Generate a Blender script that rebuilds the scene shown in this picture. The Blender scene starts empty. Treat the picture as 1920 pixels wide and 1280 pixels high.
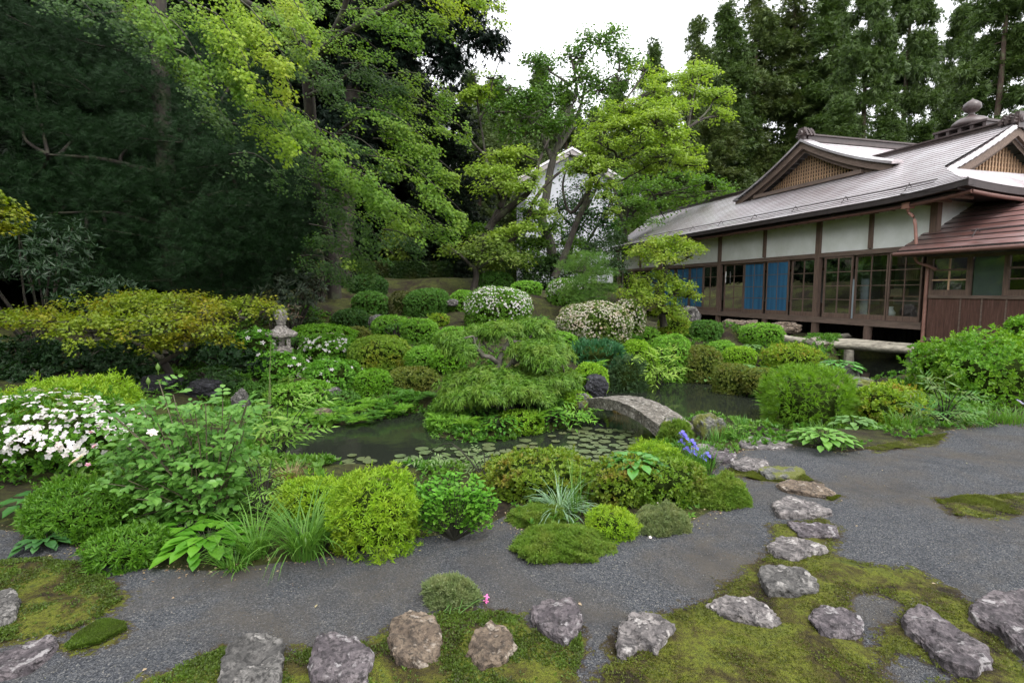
import bpy, math, random
import numpy as np
from mathutils import Vector, noise as mnoise
rng = np.random.default_rng(7)
random.seed(7)
sc = bpy.context.scene
COL = sc.collection
R = math.radians

# ------------------------------------------------------------------ camera and measuring helpers
CAM_H, F, PITCH = 1.6, 1000.0, math.atan(0.095)
cam = bpy.data.cameras.new('camera'); camo = bpy.data.objects.new('camera', cam); COL.objects.link(camo)
cam.sensor_width = 36; cam.lens = 36 * F / 1920; cam.clip_start = 0.05; cam.clip_end = 2000
camo.location = (0, 0, CAM_H); camo.rotation_euler = (math.pi / 2 - PITCH, 0, 0)
sc.camera = camo
CP_, SP_ = math.cos(PITCH), math.sin(PITCH)
def ray(u, v):
    a = (np.asarray(u, float) - 960) / F; b = (640 - np.asarray(v, float)) / F
    return np.stack([a + 0 * b, CP_ + b * SP_ + 0 * a, -SP_ + b * CP_ + 0 * a], -1)
def P(u, v, Y):
    d = ray(u, v); return d * (np.asarray(Y) / d[..., 1])[..., None] + np.array([0, 0, CAM_H])
def G(u, v, z=0.0):
    d = ray(u, v); t = (z - CAM_H) / d[..., 2]
    return d * t[..., None] + np.array([0, 0, CAM_H])

# ------------------------------------------------------------------ object helpers
def tag(o, label=None, cat=None, group=None, kind=None):
    if label: o['label'] = label
    if cat: o['category'] = cat
    if group: o['group'] = group
    if kind: o['kind'] = kind
    return o
def thing(name, label, cat, loc=(0, 0, 0), rz=0, group=None):
    o = bpy.data.objects.new(name, None); COL.objects.link(o)
    o.location = [float(q) for q in loc]; o.rotation_euler = (0, 0, rz); o.empty_display_size = .1
    return tag(o, label, cat, group)
class MB:
    """collects blocks of vertices and faces; build() links them as one mesh object"""
    def __init__(s): s.v = []; s.f = []; s.m = []; s.n = 0; s.sm = []
    def add(s, v, f, mi=0, smooth=False):
        v = np.asarray(v, float).reshape(-1, 3)
        if not len(v): return s
        if isinstance(f, np.ndarray): groups = [f]
        else:
            d = {}
            for q in f: d.setdefault(len(q), []).append(q)
            groups = [np.array(q) for q in d.values()]
        for g in groups:
            s.f.append(g + s.n); s.m.append(np.full(len(g), mi)); s.sm.append(np.full(len(g), smooth))
        s.v.append(v); s.n += len(v)
        return s
    def box(s, lo, hi, mi=0):
        x0, y0, z0 = lo; x1, y1, z1 = hi
        v = [(x0, y0, z0), (x1, y0, z0), (x1, y1, z0), (x0, y1, z0), (x0, y0, z1), (x1, y0, z1), (x1, y1, z1), (x0, y1, z1)]
        return s.add(v, np.array([(0, 3, 2, 1), (4, 5, 6, 7), (0, 1, 5, 4), (1, 2, 6, 5), (2, 3, 7, 6), (3, 0, 4, 7)]), mi)
    def tube(s, pts, rad, sides=7, mi=0, jit=0.0, cap=True, seg=4, smooth=True):
        pts = np.asarray(pts, float); rad = np.asarray(rad, float) * np.ones(len(pts))
        if len(pts) > 2 and seg > 1:
            t = np.linspace(0, len(pts) - 1, (len(pts) - 1) * seg + 1)
            i = np.clip(t.astype(int), 0, len(pts) - 2); f = (t - i)[:, None]
            p0 = pts[np.clip(i - 1, 0, None)]; p1 = pts[i]; p2 = pts[i + 1]; p3 = pts[np.clip(i + 2, None, len(pts) - 1)]
            q = .5 * (2 * p1 + (p2 - p0) * f + (2 * p0 - 5 * p1 + 4 * p2 - p3) * f ** 2 + (3 * p1 - p0 - 3 * p2 + p3) * f ** 3)
            r = rad[i] * (1 - f[:, 0]) + rad[i + 1] * f[:, 0]
        else: q, r = pts, rad
        t = np.gradient(q, axis=0); t /= np.linalg.norm(t, axis=1)[:, None] + 1e-9
        ref = np.where(np.abs(t[:, 2:3]) > .9, np.array([[1., 0, 0]]), np.array([[0, 0, 1.]]))
        a = np.cross(t, ref); a /= np.linalg.norm(a, axis=1)[:, None] + 1e-9; b = np.cross(t, a)
        an = np.arange(sides) / sides * 2 * math.pi
        rr = r[:, None] * (1 + jit * rng.standard_normal((len(q), sides)))
        v = q[:, None] + rr[..., None] * (np.cos(an)[None, :, None] * a[:, None] + np.sin(an)[None, :, None] * b[:, None])
        n = len(q); i = np.arange(n - 1)[:, None] * sides; j = np.arange(sides)[None]; k = (j + 1) % sides
        f = np.stack([i + j, i + k, i + sides + k, i + sides + j], -1).reshape(-1, 4)
        s.add(v, f, mi, smooth)
        if cap:
            s.add(v[-1], [list(range(sides))], mi); s.add(v[0], [list(range(sides))[::-1]], mi)
        return s
    def lathe(s, prof, c=(0, 0, 0), sides=24, mi=0, smooth=True):
        an = np.arange(sides) / sides * 2 * math.pi
        pr = np.array(prof, float)
        v = np.stack([pr[:, None, 0] * np.cos(an), pr[:, None, 0] * np.sin(an), pr[:, None, 1] + 0 * an], -1) + np.array(c)
        n = len(pr); i = np.arange(n - 1)[:, None] * sides; j = np.arange(sides)[None]; k = (j + 1) % sides
        f = np.stack([i + j, i + k, i + sides + k, i + sides + j], -1).reshape(-1, 4)
        return s.add(v, f, mi, smooth)
    def poly(s, v, f, mi=0): return s.add(v, f, mi)
    def build(s, name, mats, parent=None, off=None):
        me = bpy.data.meshes.new(name)
        V = np.concatenate(s.v) if s.v else np.zeros((0, 3))
        if off is not None: V = V - np.asarray(off, float)
        me.vertices.add(len(V)); me.vertices.foreach_set('co', V.astype(np.float32).ravel())
        lt = np.concatenate([np.full(len(f), f.shape[1]) for f in s.f]); lp = np.concatenate([f.ravel() for f in s.f])
        me.loops.add(len(lp)); me.loops.foreach_set('vertex_index', lp.astype(np.int32))
        me.polygons.add(len(lt)); ls = np.concatenate([[0], np.cumsum(lt)[:-1]])
        me.polygons.foreach_set('loop_start', ls.astype(np.int32)); me.polygons.foreach_set('loop_total', lt.astype(np.int32))
        me.polygons.foreach_set('material_index', np.concatenate(s.m).astype(np.int32))
        me.polygons.foreach_set('use_smooth', np.concatenate(s.sm).astype(bool))
        for m in (mats if isinstance(mats, (list, tuple)) else [mats]): me.materials.append(m)
        me.update(calc_edges=True)
        o = bpy.data.objects.new(name, me); COL.objects.link(o)
        if parent: o.parent = parent
        return o
def copy_tree(o, parent=None):
    c = o.copy(); COL.objects.link(c); c.parent = parent
    for ch in list(o.children): copy_tree(ch, c)
    return c
def unit(a): return a / (np.linalg.norm(a, axis=-1, keepdims=True) + 1e-9)
def nz(p, f=1.0, seed=0):
    """cheap smooth pseudo noise of 3-D points, about -1..1"""
    r = np.random.default_rng(seed + 100); out = 0
    for k in range(5):
        w = r.standard_normal(3) * f; out = out + np.sin(p @ w + r.uniform(0, 6.28) + 1.3 * np.sin(p @ (w[[1, 2, 0]] * .7) + k))
    return out / 3.0

# ------------------------------------------------------------------ materials
def nodes(name):
    m = bpy.data.materials.new(name); m.use_nodes = True; nt = m.node_tree
    return m, nt, nt.nodes, nt.links, nt.nodes['Principled BSDF']
def ramp(N, L, fac, stops):
    r = N.new('ShaderNodeValToRGB'); e = r.color_ramp.elements
    while len(e) < len(stops): e.new(.5)
    for q, (p, c) in zip(e, stops): q.position = p; q.color = (*c, 1) if len(c) == 3 else c
    L.new(fac, r.inputs[0]); return r.outputs[0]
def noisen(N, L, scale, detail=4, rough=.55, coord=None, dist=0):
    n = N.new('ShaderNodeTexNoise'); n.inputs['Scale'].default_value = scale; n.inputs['Detail'].default_value = detail
    n.inputs['Roughness'].default_value = rough; n.inputs['Distortion'].default_value = dist
    if coord is not None: L.new(coord, n.inputs['Vector'])
    return n.outputs['Fac']
def wpos(N):
    g = N.new('ShaderNodeNewGeometry'); return g.outputs['Position']
def mixc(N, L, fac, a, b, mode='MIX'):
    m = N.new('ShaderNodeMix'); m.data_type = 'RGBA'; m.blend_type = mode
    for sock, val in ((m.inputs['Factor'], fac), (m.inputs[6], a), (m.inputs[7], b)):
        if isinstance(val, bpy.types.NodeSocket): L.new(val, sock)
        elif isinstance(val, (int, float)): sock.default_value = val
        else: sock.default_value = (*val, 1)
    return m.outputs[2]
def mathn(N, L, op, a, b=0.0, clamp=False):
    m = N.new('ShaderNodeMath'); m.operation = op; m.use_clamp = clamp
    for i, q in enumerate((a, b)):
        if isinstance(q, bpy.types.NodeSocket): L.new(q, m.inputs[i])
        else: m.inputs[i].default_value = q
    return m.outputs[0]
def bump(N, L, h, strength=.5, dist=.02, to=None):
    b = N.new('ShaderNodeBump'); b.inputs['Strength'].default_value = strength; b.inputs['Distance'].default_value = dist
    L.new(h, b.inputs['Height'])
    if to is not None: L.new(b.outputs[0], to.inputs['Normal'])
    return b.outputs[0]
_leafc = {}
def leaf_mat(a, b, c=None, trans=.4, rough=.45, scale=1.6, amount=.45, spec=.3):
    """leaf colour a..b by leaf, with irregular patches of young growth of colour c"""
    key = (a, b, c, trans, rough, scale, amount)
    if key in _leafc: return _leafc[key]
    m, nt, N, L, bs = nodes('leaf'); g = N.new('ShaderNodeNewGeometry')
    col = mixc(N, L, g.outputs['Random Per Island'], a, b)
    if c:
        n = noisen(N, L, scale, 3, .6, g.outputs['Position'])
        f = ramp(N, L, n, [(max(0, .62 - amount * .4), (0, 0, 0)), (.62 + .12, (1, 1, 1))])
        r2 = mathn(N, L, 'MULTIPLY', g.outputs['Random Per Island'], 7.13); r2 = mathn(N, L, 'FRACT', r2)
        f = mathn(N, L, 'MULTIPLY', f, mathn(N, L, 'ADD', mathn(N, L, 'MULTIPLY', r2, .8), .3), True)
        col = mixc(N, L, f, col, c)
    L.new(col, bs.inputs['Base Color']); bs.inputs['Roughness'].default_value = rough
    bs.inputs['Specular IOR Level'].default_value = spec
    tr = N.new('ShaderNodeBsdfTranslucent'); c2 = mixc(N, L, 1.0, col, (1.25, 1.3, .55), 'MULTIPLY'); L.new(c2, tr.inputs[0])
    mx = N.new('ShaderNodeMixShader'); mx.inputs[0].default_value = trans
    L.new(bs.outputs[0], mx.inputs[1]); L.new(tr.outputs[0], mx.inputs[2]); L.new(mx.outputs[0], nt.nodes['Material Output'].inputs[0])
    _leafc[key] = m; return m
def flat_mat(name, col, rough=.6, var=.25, scale=8, bumpd=.003, metal=0, stretch=None, col2=None, spec=.5):
    m, nt, N, L, bs = nodes(name); tc = N.new('ShaderNodeTexCoord'); v = tc.outputs['Object']
    if stretch:
        mp = N.new('ShaderNodeMapping'); mp.inputs['Scale'].default_value = stretch; L.new(v, mp.inputs[0]); v = mp.outputs[0]
    n = noisen(N, L, scale, 6, .65, v)
    c1 = tuple(q * (1 - var) for q in col); c2 = col2 or tuple(min(1, q * (1 + var)) for q in col)
    L.new(ramp(N, L, n, [(.3, c1), (.7, c2)]), bs.inputs['Base Color'])
    bs.inputs['Roughness'].default_value = rough; bs.inputs['Metallic'].default_value = metal; bs.inputs['Specular IOR Level'].default_value = spec
    if bumpd: bump(N, L, n, .6, bumpd, bs)
    return m
def bark_mat(name, c1, c2, sc_=10):
    m, nt, N, L, bs = nodes(name); tc = N.new('ShaderNodeTexCoord'); mp = N.new('ShaderNodeMapping')
    mp.inputs['Scale'].default_value = (1, 1, .25); L.new(tc.outputs['Object'], mp.inputs[0])
    n = noisen(N, L, sc_, 7, .7, mp.outputs[0], .6); n2 = noisen(N, L, 3, 3, .6, tc.outputs['Object'])
    col = ramp(N, L, n, [(.35, c1), (.7, c2)]); col = mixc(N, L, ramp(N, L, n2, [(.5, (0, 0, 0)), (.7, (.6, .6, .6))]), col, (.09, .11, .05))
    L.new(col, bs.inputs['Base Color']); bs.inputs['Roughness'].default_value = .9; bump(N, L, n, .9, .02, bs)
    return m
BARK = bark_mat('bark_grey', (.035, .03, .024), (.16, .145, .12))
BARKD = bark_mat('bark_dark', (.012, .009, .007), (.05, .038, .03))
BARKR = bark_mat('bark_cedar', (.03, .018, .012), (.10, .065, .045), 6)
TWIG = flat_mat('twig', (.022, .022, .012), .95, .5, 20, 0)
CORE = flat_mat('shade_core', (.022, .034, .008), 1, .7, 30, .02, spec=0)  # dark filler colour, paints the shade seen between leaves

# ------------------------------------------------------------------ leaf templates (x side, y along, z normal)
def _maple(lobes=5, deep=.45):
    v = [(0, 0, 0)]; A = np.linspace(-115, 115, lobes) if lobes > 5 else np.array([-88, -45, 0, 45, 88])
    Ls = [.62, .88, 1, .88, .62] if lobes == 5 else [.45, .72, .92, 1, .92, .72, .45]
    for i, (a, l) in enumerate(zip(A, Ls)):
        v.append((math.sin(R(a)) * l * .62, .32 + math.cos(R(a)) * l * .68, -.12 * l))
        if i < lobes - 1:
            b = (a + A[i + 1]) / 2; v.append((math.sin(R(b)) * .26, .32 + math.cos(R(b)) * .26, 0))
    return np.array(v), np.array([[0] + list(range(len(v) - 1, 0, -1))])
def _needles(k=14, w=.035, cone=.9, seed=1):
    r = np.random.default_rng(seed); v = []; f = []
    for i in range(k):
        a = r.uniform(0, 6.28); t = r.uniform(.1, cone); d = np.array([math.sin(t) * math.cos(a), math.cos(t), math.sin(t) * math.sin(a)]) * r.uniform(.7, 1.1)
        s = unit(np.cross(d, r.standard_normal(3))) * w; b = np.array([0, .3 * i / k, 0]) * .6
        n = len(v); v += [b - s, b + s, b + d]; f.append((n, n + 1, n + 2))
    return np.array(v), np.array(f)
T = {
 'oval': (np.array([(0, 0, 0), (.26, .45, .07), (0, 1, -.04), (-.26, .45, .07)]), np.array([(0, 1, 2, 3)])),
 'slim': (np.array([(0, 0, 0), (.13, .4, .03), (0, 1, -.06), (-.13, .4, .03)]), np.array([(0, 1, 2, 3)])),
 'broad': (np.array([(0, 0, 0), (0, .35, -.03), (0, .7, -.04), (0, 1, -.14), (-.3, .28, .05), (-.27, .66, .02), (.3, .28, .05), (.27, .66, .02)]),
           np.array([(0, 1, 4), (1, 5, 4), (1, 2, 5), (2, 3, 5), (0, 6, 1), (1, 6, 7), (1, 7, 2), (2, 7, 3)])),
 'maple': _maple(), 'needle': _needles(), 'pine': _needles(34, .010, 1.25, 3), 'pinel': _needles(18, .022, 1.1, 4), 'sprig': _needles(7, .10, .75, 5), 'bigsprig': _needles(9, .07, 1.15, 8),
}
def _star(n=5, r0=.18, w=.3):
    v = []; f = []
    for i in range(n):
        a = 6.283 * i / n; c, s = math.cos(a), math.sin(a)
        def q(r, t, z): return (c * r - s * t, s * r + c * t, z)
        b = len(v); v += [q(0, 0, 0), q(.32, -w / 2, .05), q(.55, 0, .0), q(.32, w / 2, .05)]; f.append((b, b + 1, b + 2, b + 3))
    return np.array(v), np.array(f)
T['flower'] = _star()
T['bloom'] = _star(5, .18, .42)
def place(mb, kind, pos, d, n, size, mi=0):
    tv, tf = T[kind]; pos = np.asarray(pos, float)
    if not len(pos): return mb
    d = unit(np.asarray(d, float)); side = unit(np.cross(d, n)); n2 = np.cross(side, d)
    size = np.asarray(size, float) * np.ones(len(pos))
    V = pos[:, None] + size[:, None, None] * (tv[None, :, 0:1] * side[:, None] + tv[None, :, 1:2] * d[:, None] + tv[None, :, 2:3] * n2[:, None])
    Fc = tf[None] + (np.arange(len(pos)) * len(tv))[:, None, None]
    return mb.add(V.reshape(-1, 3), Fc.reshape(-1, tf.shape[1]), mi)
def sph(n, zmin=-1.0, zmax=1.0):
    z = rng.uniform(zmin, zmax, n); a = rng.uniform(0, 2 * math.pi, n); r = np.sqrt(np.clip(1 - z * z, 0, 1))
    return np.stack([r * np.cos(a), r * np.sin(a), z], -1)
# ------------------------------------------------------------------ plants measured from the photograph: u, top v, base v, half width (photo pixels), distance
# name, label, u, vtop, vbase, hw, Y, style, leaf size
BUSH = [
 ('clipped_shrub','dark clipped shrub, upper one of the two stacked below the hedge',692,514,550,33,16,'clipD',.05),
 ('clipped_shrub','dark clipped shrub, lower one of the two stacked below the hedge',694,545,592,31,14.8,'clipM',.05),
 ('clipped_shrub','low dark round shrub beside a small stone right of the lantern',658,580,618,31,13.2,'clipD',.05),
 ('clipped_shrub','broad box shaped clipped shrub on the mossy slope',800,540,594,42,14.6,'clipM',.05),
 ('clipped_shrub','brownish clipped shrub against the left side of the box shaped one',752,545,590,20,14.9,'clipB',.05),
 ('clipped_shrub','green mound below the box shaped shrub on the slope',787,597,645,33,12,'clipG',.045),
 ('clipped_shrub','small red tipped shrub at the foot of the box shaped one',822,588,612,18,12.9,'red',.05),
 ('azalea','big yellow-green dome with golden top right of the white azaleas',713,628,700,54,10,'goldtop',.042),
 ('azalea','neat green dome with a brown shaded side left of the twisted juniper',806,647,692,42,9.7,'clipG',.04),
 ('azalea','bright round ball shrub just above the ferns at the pond',700,692,750,34,8.8,'clipBr',.036),
 ('azalea','uneven olive azalea between the ball shrub and the juniper',776,688,745,50,9.0,'olive',.045),
 ('azalea','low feathery shrub between the lower stacked shrub and the green mound',735,592,640,36,12.7,'clipG',.045),
 ('azalea','low azalea just below the small red tipped shrub',852,612,655,34,11.3,'clipG',.045),
 ('azalea','green azalea touching the left tip of the juniper crown',838,655,700,30,9.4,'clipBr',.042),
 ('azalea','low shrub on the bank between the ball shrub and the spreading azalea',640,735,778,34,8.3,'clipM',.042),
 ('azalea','green azalea behind the right wing of the juniper',1052,622,668,30,10.6,'clipG',.042),
 ('azalea','small green azalea between the two white azalea balls and the tiered maple',1205,612,650,28,12.4,'clipG',.042),
 ('azalea','yellow-green azalea above the promontory between olive dome and neat round shrub',1385,648,690,28,11.2,'clipY',.042),
 ('azalea','olive azalea on the slope below the dark round shrub by the lantern',665,612,650,30,11.8,'olive',.045),
 ('azalea','small green shrub below the flat topped maple trunk',868,545,585,24,15,'clipG',.05),
 ('azalea','fresh green azalea crown behind the stone lantern',603,608,655,60,11,'clipBr',.05),
 ('azalea','white flowering azalea right beside the stone lantern',612,625,690,48,10.2,'whitemid',.05),
 ('azalea','loose azalea with few white stars in front left of the lantern',485,617,690,36,9.5,'whitefew',.055),
 ('azalea','loose green azalea below the lantern',535,662,735,48,9.0,'whitefew',.055),
 ('azalea','loose open azalea with scattered white flowers below the white one',618,668,740,52,9.2,'whitefew',.055),
 ('azalea','spreading green azalea low on the left pond bank',565,715,785,60,8.3,'clipG',.05),
 ('clipped_shrub','small dull green round shrub at left end of the pond bank',462,716,760,26,8.3,'clipM',.04),
 ('azalea','tall white topped azalea dome in the middle of the slope',932,536,622,59,12.4,'whitetop',.05),
 ('azalea','small white azalea ball behind the cloud pine',1062,522,572,35,14.8,'whitetop',.05),
 ('azalea','broad azalea ball covered with pinkish white blossom',1113,565,650,67,11.2,'whitefull',.045),
 ('azalea','smaller white azalea ball behind the pinkish white one',1178,560,625,33,12.2,'whitefull',.045),
 ('clipped_shrub','flat umbrella shaped small shrub between the white azaleas',987,527,552,28,15.2,'clipG',.05),
 ('clipped_shrub','low shrub at the foot of the flat topped maple',930,510,540,30,17,'clipM',.06),
 ('creeping_juniper','blue-green creeping juniper mound below the pinkish azalea',1112,642,690,56,10.2,'juni',.06),
 ('creeping_juniper','dark low juniper at the far pond edge',1175,668,712,34,9.9,'junid',.05),
 ('azalea','yellow-green mound between juniper and far pond edge',1195,636,680,36,10.8,'clipY',.04),
 ('azalea','low azalea with a red tip below the tiered maple',1262,591,630,27,13,'red',.045),
 ('azalea','rounded green azalea at the far pond edge, left of the olive ones',1258,626,690,40,11,'clipG',.042),
 ('azalea','olive dome overhanging the far pond edge',1312,645,697,38,10.9,'olive',.042),
 ('azalea','soft green sloping shrub behind the small promontory',1352,640,685,32,11.6,'clipG',.042),
 ('azalea','dark green round shrub before the veranda post',1322,602,642,28,13,'clipM',.045),
 ('azalea','neat round shrub in front of the left bench end',1428,606,650,37,12.4,'clipG',.042),
 ('azalea','spreading yellow-green azalea with red tips before the bench',1482,645,700,48,10.8,'red',.045),
 ('azalea','brownish ball shrub at the tip of the promontory',1372,680,728,31,9.7,'olive',.036),
 ('azalea','brownish ball shrub next to the promontory tip, nearer the feathery bush',1427,690,737,33,9.3,'olive',.036),
 ('feathery_bush','large feathery light green bush at the right pond bank',1515,688,822,82,7.0,'feather',.05),
 ('azalea','squarish azalea with orange tips between feathery bush and nandina',1664,718,815,62,6.9,'red',.045),
 ('leafy_bush','large loose spreading bush below the brown boarded wall',1860,625,775,105,7.6,'looseR',.06),
 ('leafy_bush','bush with arching twigs leaning over the dark pool',1770,640,740,55,8.2,'looseR',.055),
 ('leafy_bush','glossy bush at the right frame edge before the boards',1915,590,700,30,9.0,'clipBr',.06),
 ('azalea','round green shrub beside the black rock',1108,680,732,30,8.7,'clipY',.038),
 ('azalea','small dome at the left foot of the stone bridge',1076,733,778,35,7.7,'clipY',.036),
 ('azalea','low azalea at left end of the pond island',848,775,818,46,7.0,'clipG',.04),
 ('azalea','low azalea at front centre of the pond island',975,770,818,42,6.9,'clipY',.04),
 ('azalea','low dark shrub right of the juniper trunk',1020,735,785,48,7.7,'clipM',.045),
 ('azalea','tall bright azalea with fine shoots left of the leafy shrub',702,882,1045,76,3.4,'bright',.032),
 ('azalea','bright azalea behind the long grass',590,900,975,62,3.9,'bright',.034),
 ('azalea','red tinged azalea behind the silvery grass',1010,850,940,92,4.3,'redol',.032),
 ('azalea','large rounded azalea enclosing a broad leaved hosta',1235,856,948,74,4.3,'olive2',.03),
 ('azalea','fresh green azalea behind the hosta at the bridge foot',1225,832,905,52,4.9,'bright',.034),
 ('azalea','olive azalea left of the hosta',1160,860,950,48,4.25,'redol',.03),
 ('azalea','small bright azalea ball at the gravel edge',1146,955,1013,42,3.55,'bright',.024),
 ('azalea','dark lush azalea below the big white azalea',170,905,1012,92,3.55,'lush',.038),
 ('azalea','low spreading azalea at the lower left gravel edge',240,995,1070,62,3.15,'lush',.034),
 ('azalea','bright green crown of the flowering azalea at left',115,712,860,125,5.0,'bright',.05),
 ('azalea','big azalea with large white flowers at left edge',95,745,905,150,4.4,'whitebig',.05),
]
# ------------------------------------------------------------------ terrain
TCP = [  # photo pixel + distance of visible bare ground
 (620,540,16.5),(640,575,14),(860,560,16),(860,600,13),(1040,600,13.5),(1020,560,16),(680,520,20),(840,520,20),(560,560,14),
 (560,690,8.8),(740,730,8.9),(300,730,8.2),(180,700,8.4),(60,690,9),(420,700,8.6),(530,655,9.9),(1000,640,10.5),(900,650,10),
 (1020,740,7.9),(940,785,7.1),(1100,745,7.9),(1350,610,13.5),(1430,640,12.6),(1510,660,11.6),(1560,635,12.6),(1400,700,10),
 (1250,820,6.1),(1300,830,5.9),(1290,790,6.6),
]
wcp = [(-12,12,.7),(-15,20,1.3),(-8,20,1.7),(-4,26,2.1),(3,30,1.6),(5,40,1.5),(-25,8,.7),(-20,30,2),(25,40,1),(8,16,.28),(6.2,22,.28),(5,27,.4),
 (10,12.6,.25),(12,14,.3),(16,12,.2),(20,18,.2),(22,8,0),(15,6,0),(11,9.5,.05),(-6,1,0),(-6,4,.1),(-9,7,.3),(-14,3,.2),(9,19,.28),(10,24,.3),(0,60,4),(-30,50,5),(30,60,3)]
wcp += [(x, y, 0) for x in (-4, -2.5, -1, 0, 1, 2, 3, 4.5, 6, 8) for y in (-2, 1, 2, 2.7, 3.3)]
wcp += [(x, y, 0) for x, y in ((2.2,4.2),(3,4.2),(4,4.5),(5,5),(6,5.5),(7,6),(2.4,5),(3,5.6),(4,6),(5,6.3),(6,6.6),(7.5,7.2),(8.5,7),(2.5,3.8),(1,4),(0,4.2),(-1,4.4),(-.5,3.8),(-2,4),(-3,4.2),(6.5,7.6))]
cps = [tuple(q) for q in wcp]
for r_ in TCP: cps.append(tuple(P(r_[0], r_[1], r_[2])))
for r_ in BUSH:
    if r_[6] > 4.4: cps.append(tuple(P(r_[2], r_[4], r_[6])))
CPTS = np.array(cps)
POND_PX = [(478,850),(520,832),(560,820),(640,800),(735,784),(790,772),(800,775),(792,800),(812,822),(870,830),(940,828),(1040,808),(1095,790),(1122,765),(1128,745),(1150,722),
 (1190,714),(1215,706),(1260,702),(1320,698),(1342,693),(1345,722),(1380,738),(1440,750),(1520,735),(1560,715),(1585,700),(1600,672),(1700,668),(1790,672),(1780,715),(1700,730),(1620,735),(1570,755),(1500,800),(1450,822),(1385,818),(1330,806),(1290,808),(1250,818),(1215,842),(1190,872),(1100,900),(950,912),(800,918),(700,910),(560,905),(500,880)]
WZ = -.3
POND = G([p[0] for p in POND_PX], [p[1] for p in POND_PX], WZ)[:, :2]
def sdpoly(x, y, poly):
    """signed distance to a polygon, negative inside"""
    x = np.asarray(x, float); y = np.asarray(y, float); d = np.full(x.shape, 1e9); ins = np.zeros(x.shape, bool)
    for i in range(len(poly)):
        ax, ay = poly[i - 1][:2]; bx, by = poly[i][:2]
        ex, ey = bx - ax, by - ay; t = np.clip(((x - ax) * ex + (y - ay) * ey) / (ex * ex + ey * ey + 1e-12), 0, 1)
        d = np.minimum(d, (x - ax - t * ex) ** 2 + (y - ay - t * ey) ** 2)
        c = ((ay > y) != (by > y)) & (x < (bx - ax) * (y - ay) / (by - ay + 1e-12) + ax); ins ^= c
    return np.where(ins, -1, 1) * np.sqrt(d)
def terr(x, y):
    x = np.asarray(x, float); y = np.asarray(y, float); sh = x.shape; X = x.ravel(); Y = y.ravel(); Z = np.zeros_like(X)
    for a in range(0, len(X), 20000):
        b = slice(a, a + 20000)
        d2 = (X[b, None] - CPTS[None, :, 0]) ** 2 + (Y[b, None] - CPTS[None, :, 1]) ** 2
        w = 1 / (d2 + .12) ** 2; Z[b] = (w * CPTS[None, :, 2]).sum(1) / w.sum(1)
    sd = sdpoly(X, Y, POND); s = lambda q: np.clip(q, 0, 1) ** 2 * (3 - 2 * np.clip(q, 0, 1))
    near = s((Y - 4.6) / 1.2)
    Z += near * .03 * nz(np.stack([X, Y, 0 * X], -1), 1.8, 5)
    out = np.maximum(WZ + .06, Z); out = WZ - .04 + (out - WZ + .04) * s((sd + .03) / .28)
    Z = np.where(sd > .5, Z, np.where(sd > 0, out, np.minimum(out, WZ - .04 - .5 * s(-sd / .7))))
    return Z.reshape(sh)
def tz(x, y): return float(terr(np.array([x]), np.array([y]))[0])

def rag(px, z=0.0, jit=0): return G([p[0] for p in px], [p[1] for p in px], z)[:, :2]
GRAVEL = rag([(-500,960),(-60,985),(90,1003),(180,1045),(290,1066),(400,1070),(640,1040),(760,1012),(900,990),(950,965),(1000,1010),(1130,1005),(1290,980),(1385,925),(1345,885),(1335,868),(1400,842),(1480,832),(1580,846),(1650,838),(1760,812),(1840,795),(1920,792),(2400,770),(2600,2500),(960,3000),(-1500,2500)])
MOSS = [rag(p) for p in (
 [(-400,1030),(0,1052),(90,1045),(170,1060),(225,1100),(235,1125),(190,1160),(130,1185),(70,1198),(20,1205),(-400,1215)],
 [(118,1212),(150,1185),(190,1162),(235,1168),(240,1182),(190,1210),(130,1224)],
 [(230,1300),(330,1250),(420,1215),(520,1222),(600,1215),(690,1205),(740,1172),(800,1152),(870,1140),(955,1150),(1000,1172),(1090,1180),(1098,1230),(1075,1300),(900,1420),(300,1420)],
 [(1075,1420),(1110,1262),(1150,1240),(1148,1196),(1240,1155),(1330,1122),(1412,1058),(1440,1040),(1448,985),(1540,972),(1570,990),(1560,1045),(1640,1060),(1720,1068),(1790,1110),(1850,1148),(1858,1180),(1960,1290),(1900,1420)],
 [(1750,936),(1800,930),(1860,928),(1930,925),(1920,965),(1850,972),(1790,968)],
 [(1365,872),(1420,884),(1510,892),(1530,902),(1490,905),(1420,900),(1370,886)],[(1530,925),(1580,930),(1560,940)],
 [(1620,838),(1700,818),(1780,812),(1760,826),(1700,838),(1640,846)],
 )]
HOLES = [rag(p) for p in ([(1590,1112),(1640,1108),(1710,1140),(1700,1160),(1660,1172),(1630,1215),(1600,1190),(1585,1150)],[(1665,1225),(1720,1230),(1790,1275),(1700,1300),(1640,1260)],[(1085,1262),(1110,1190),(1150,1205),(1140,1240),(1100,1300)])]
def moss_sd(x, y):
    m = np.full(np.shape(x), 1e9)
    for q in MOSS: m = np.minimum(m, sdpoly(x, y, q))
    for q in HOLES: m = np.maximum(m, -sdpoly(x, y, q))
    return m
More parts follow.
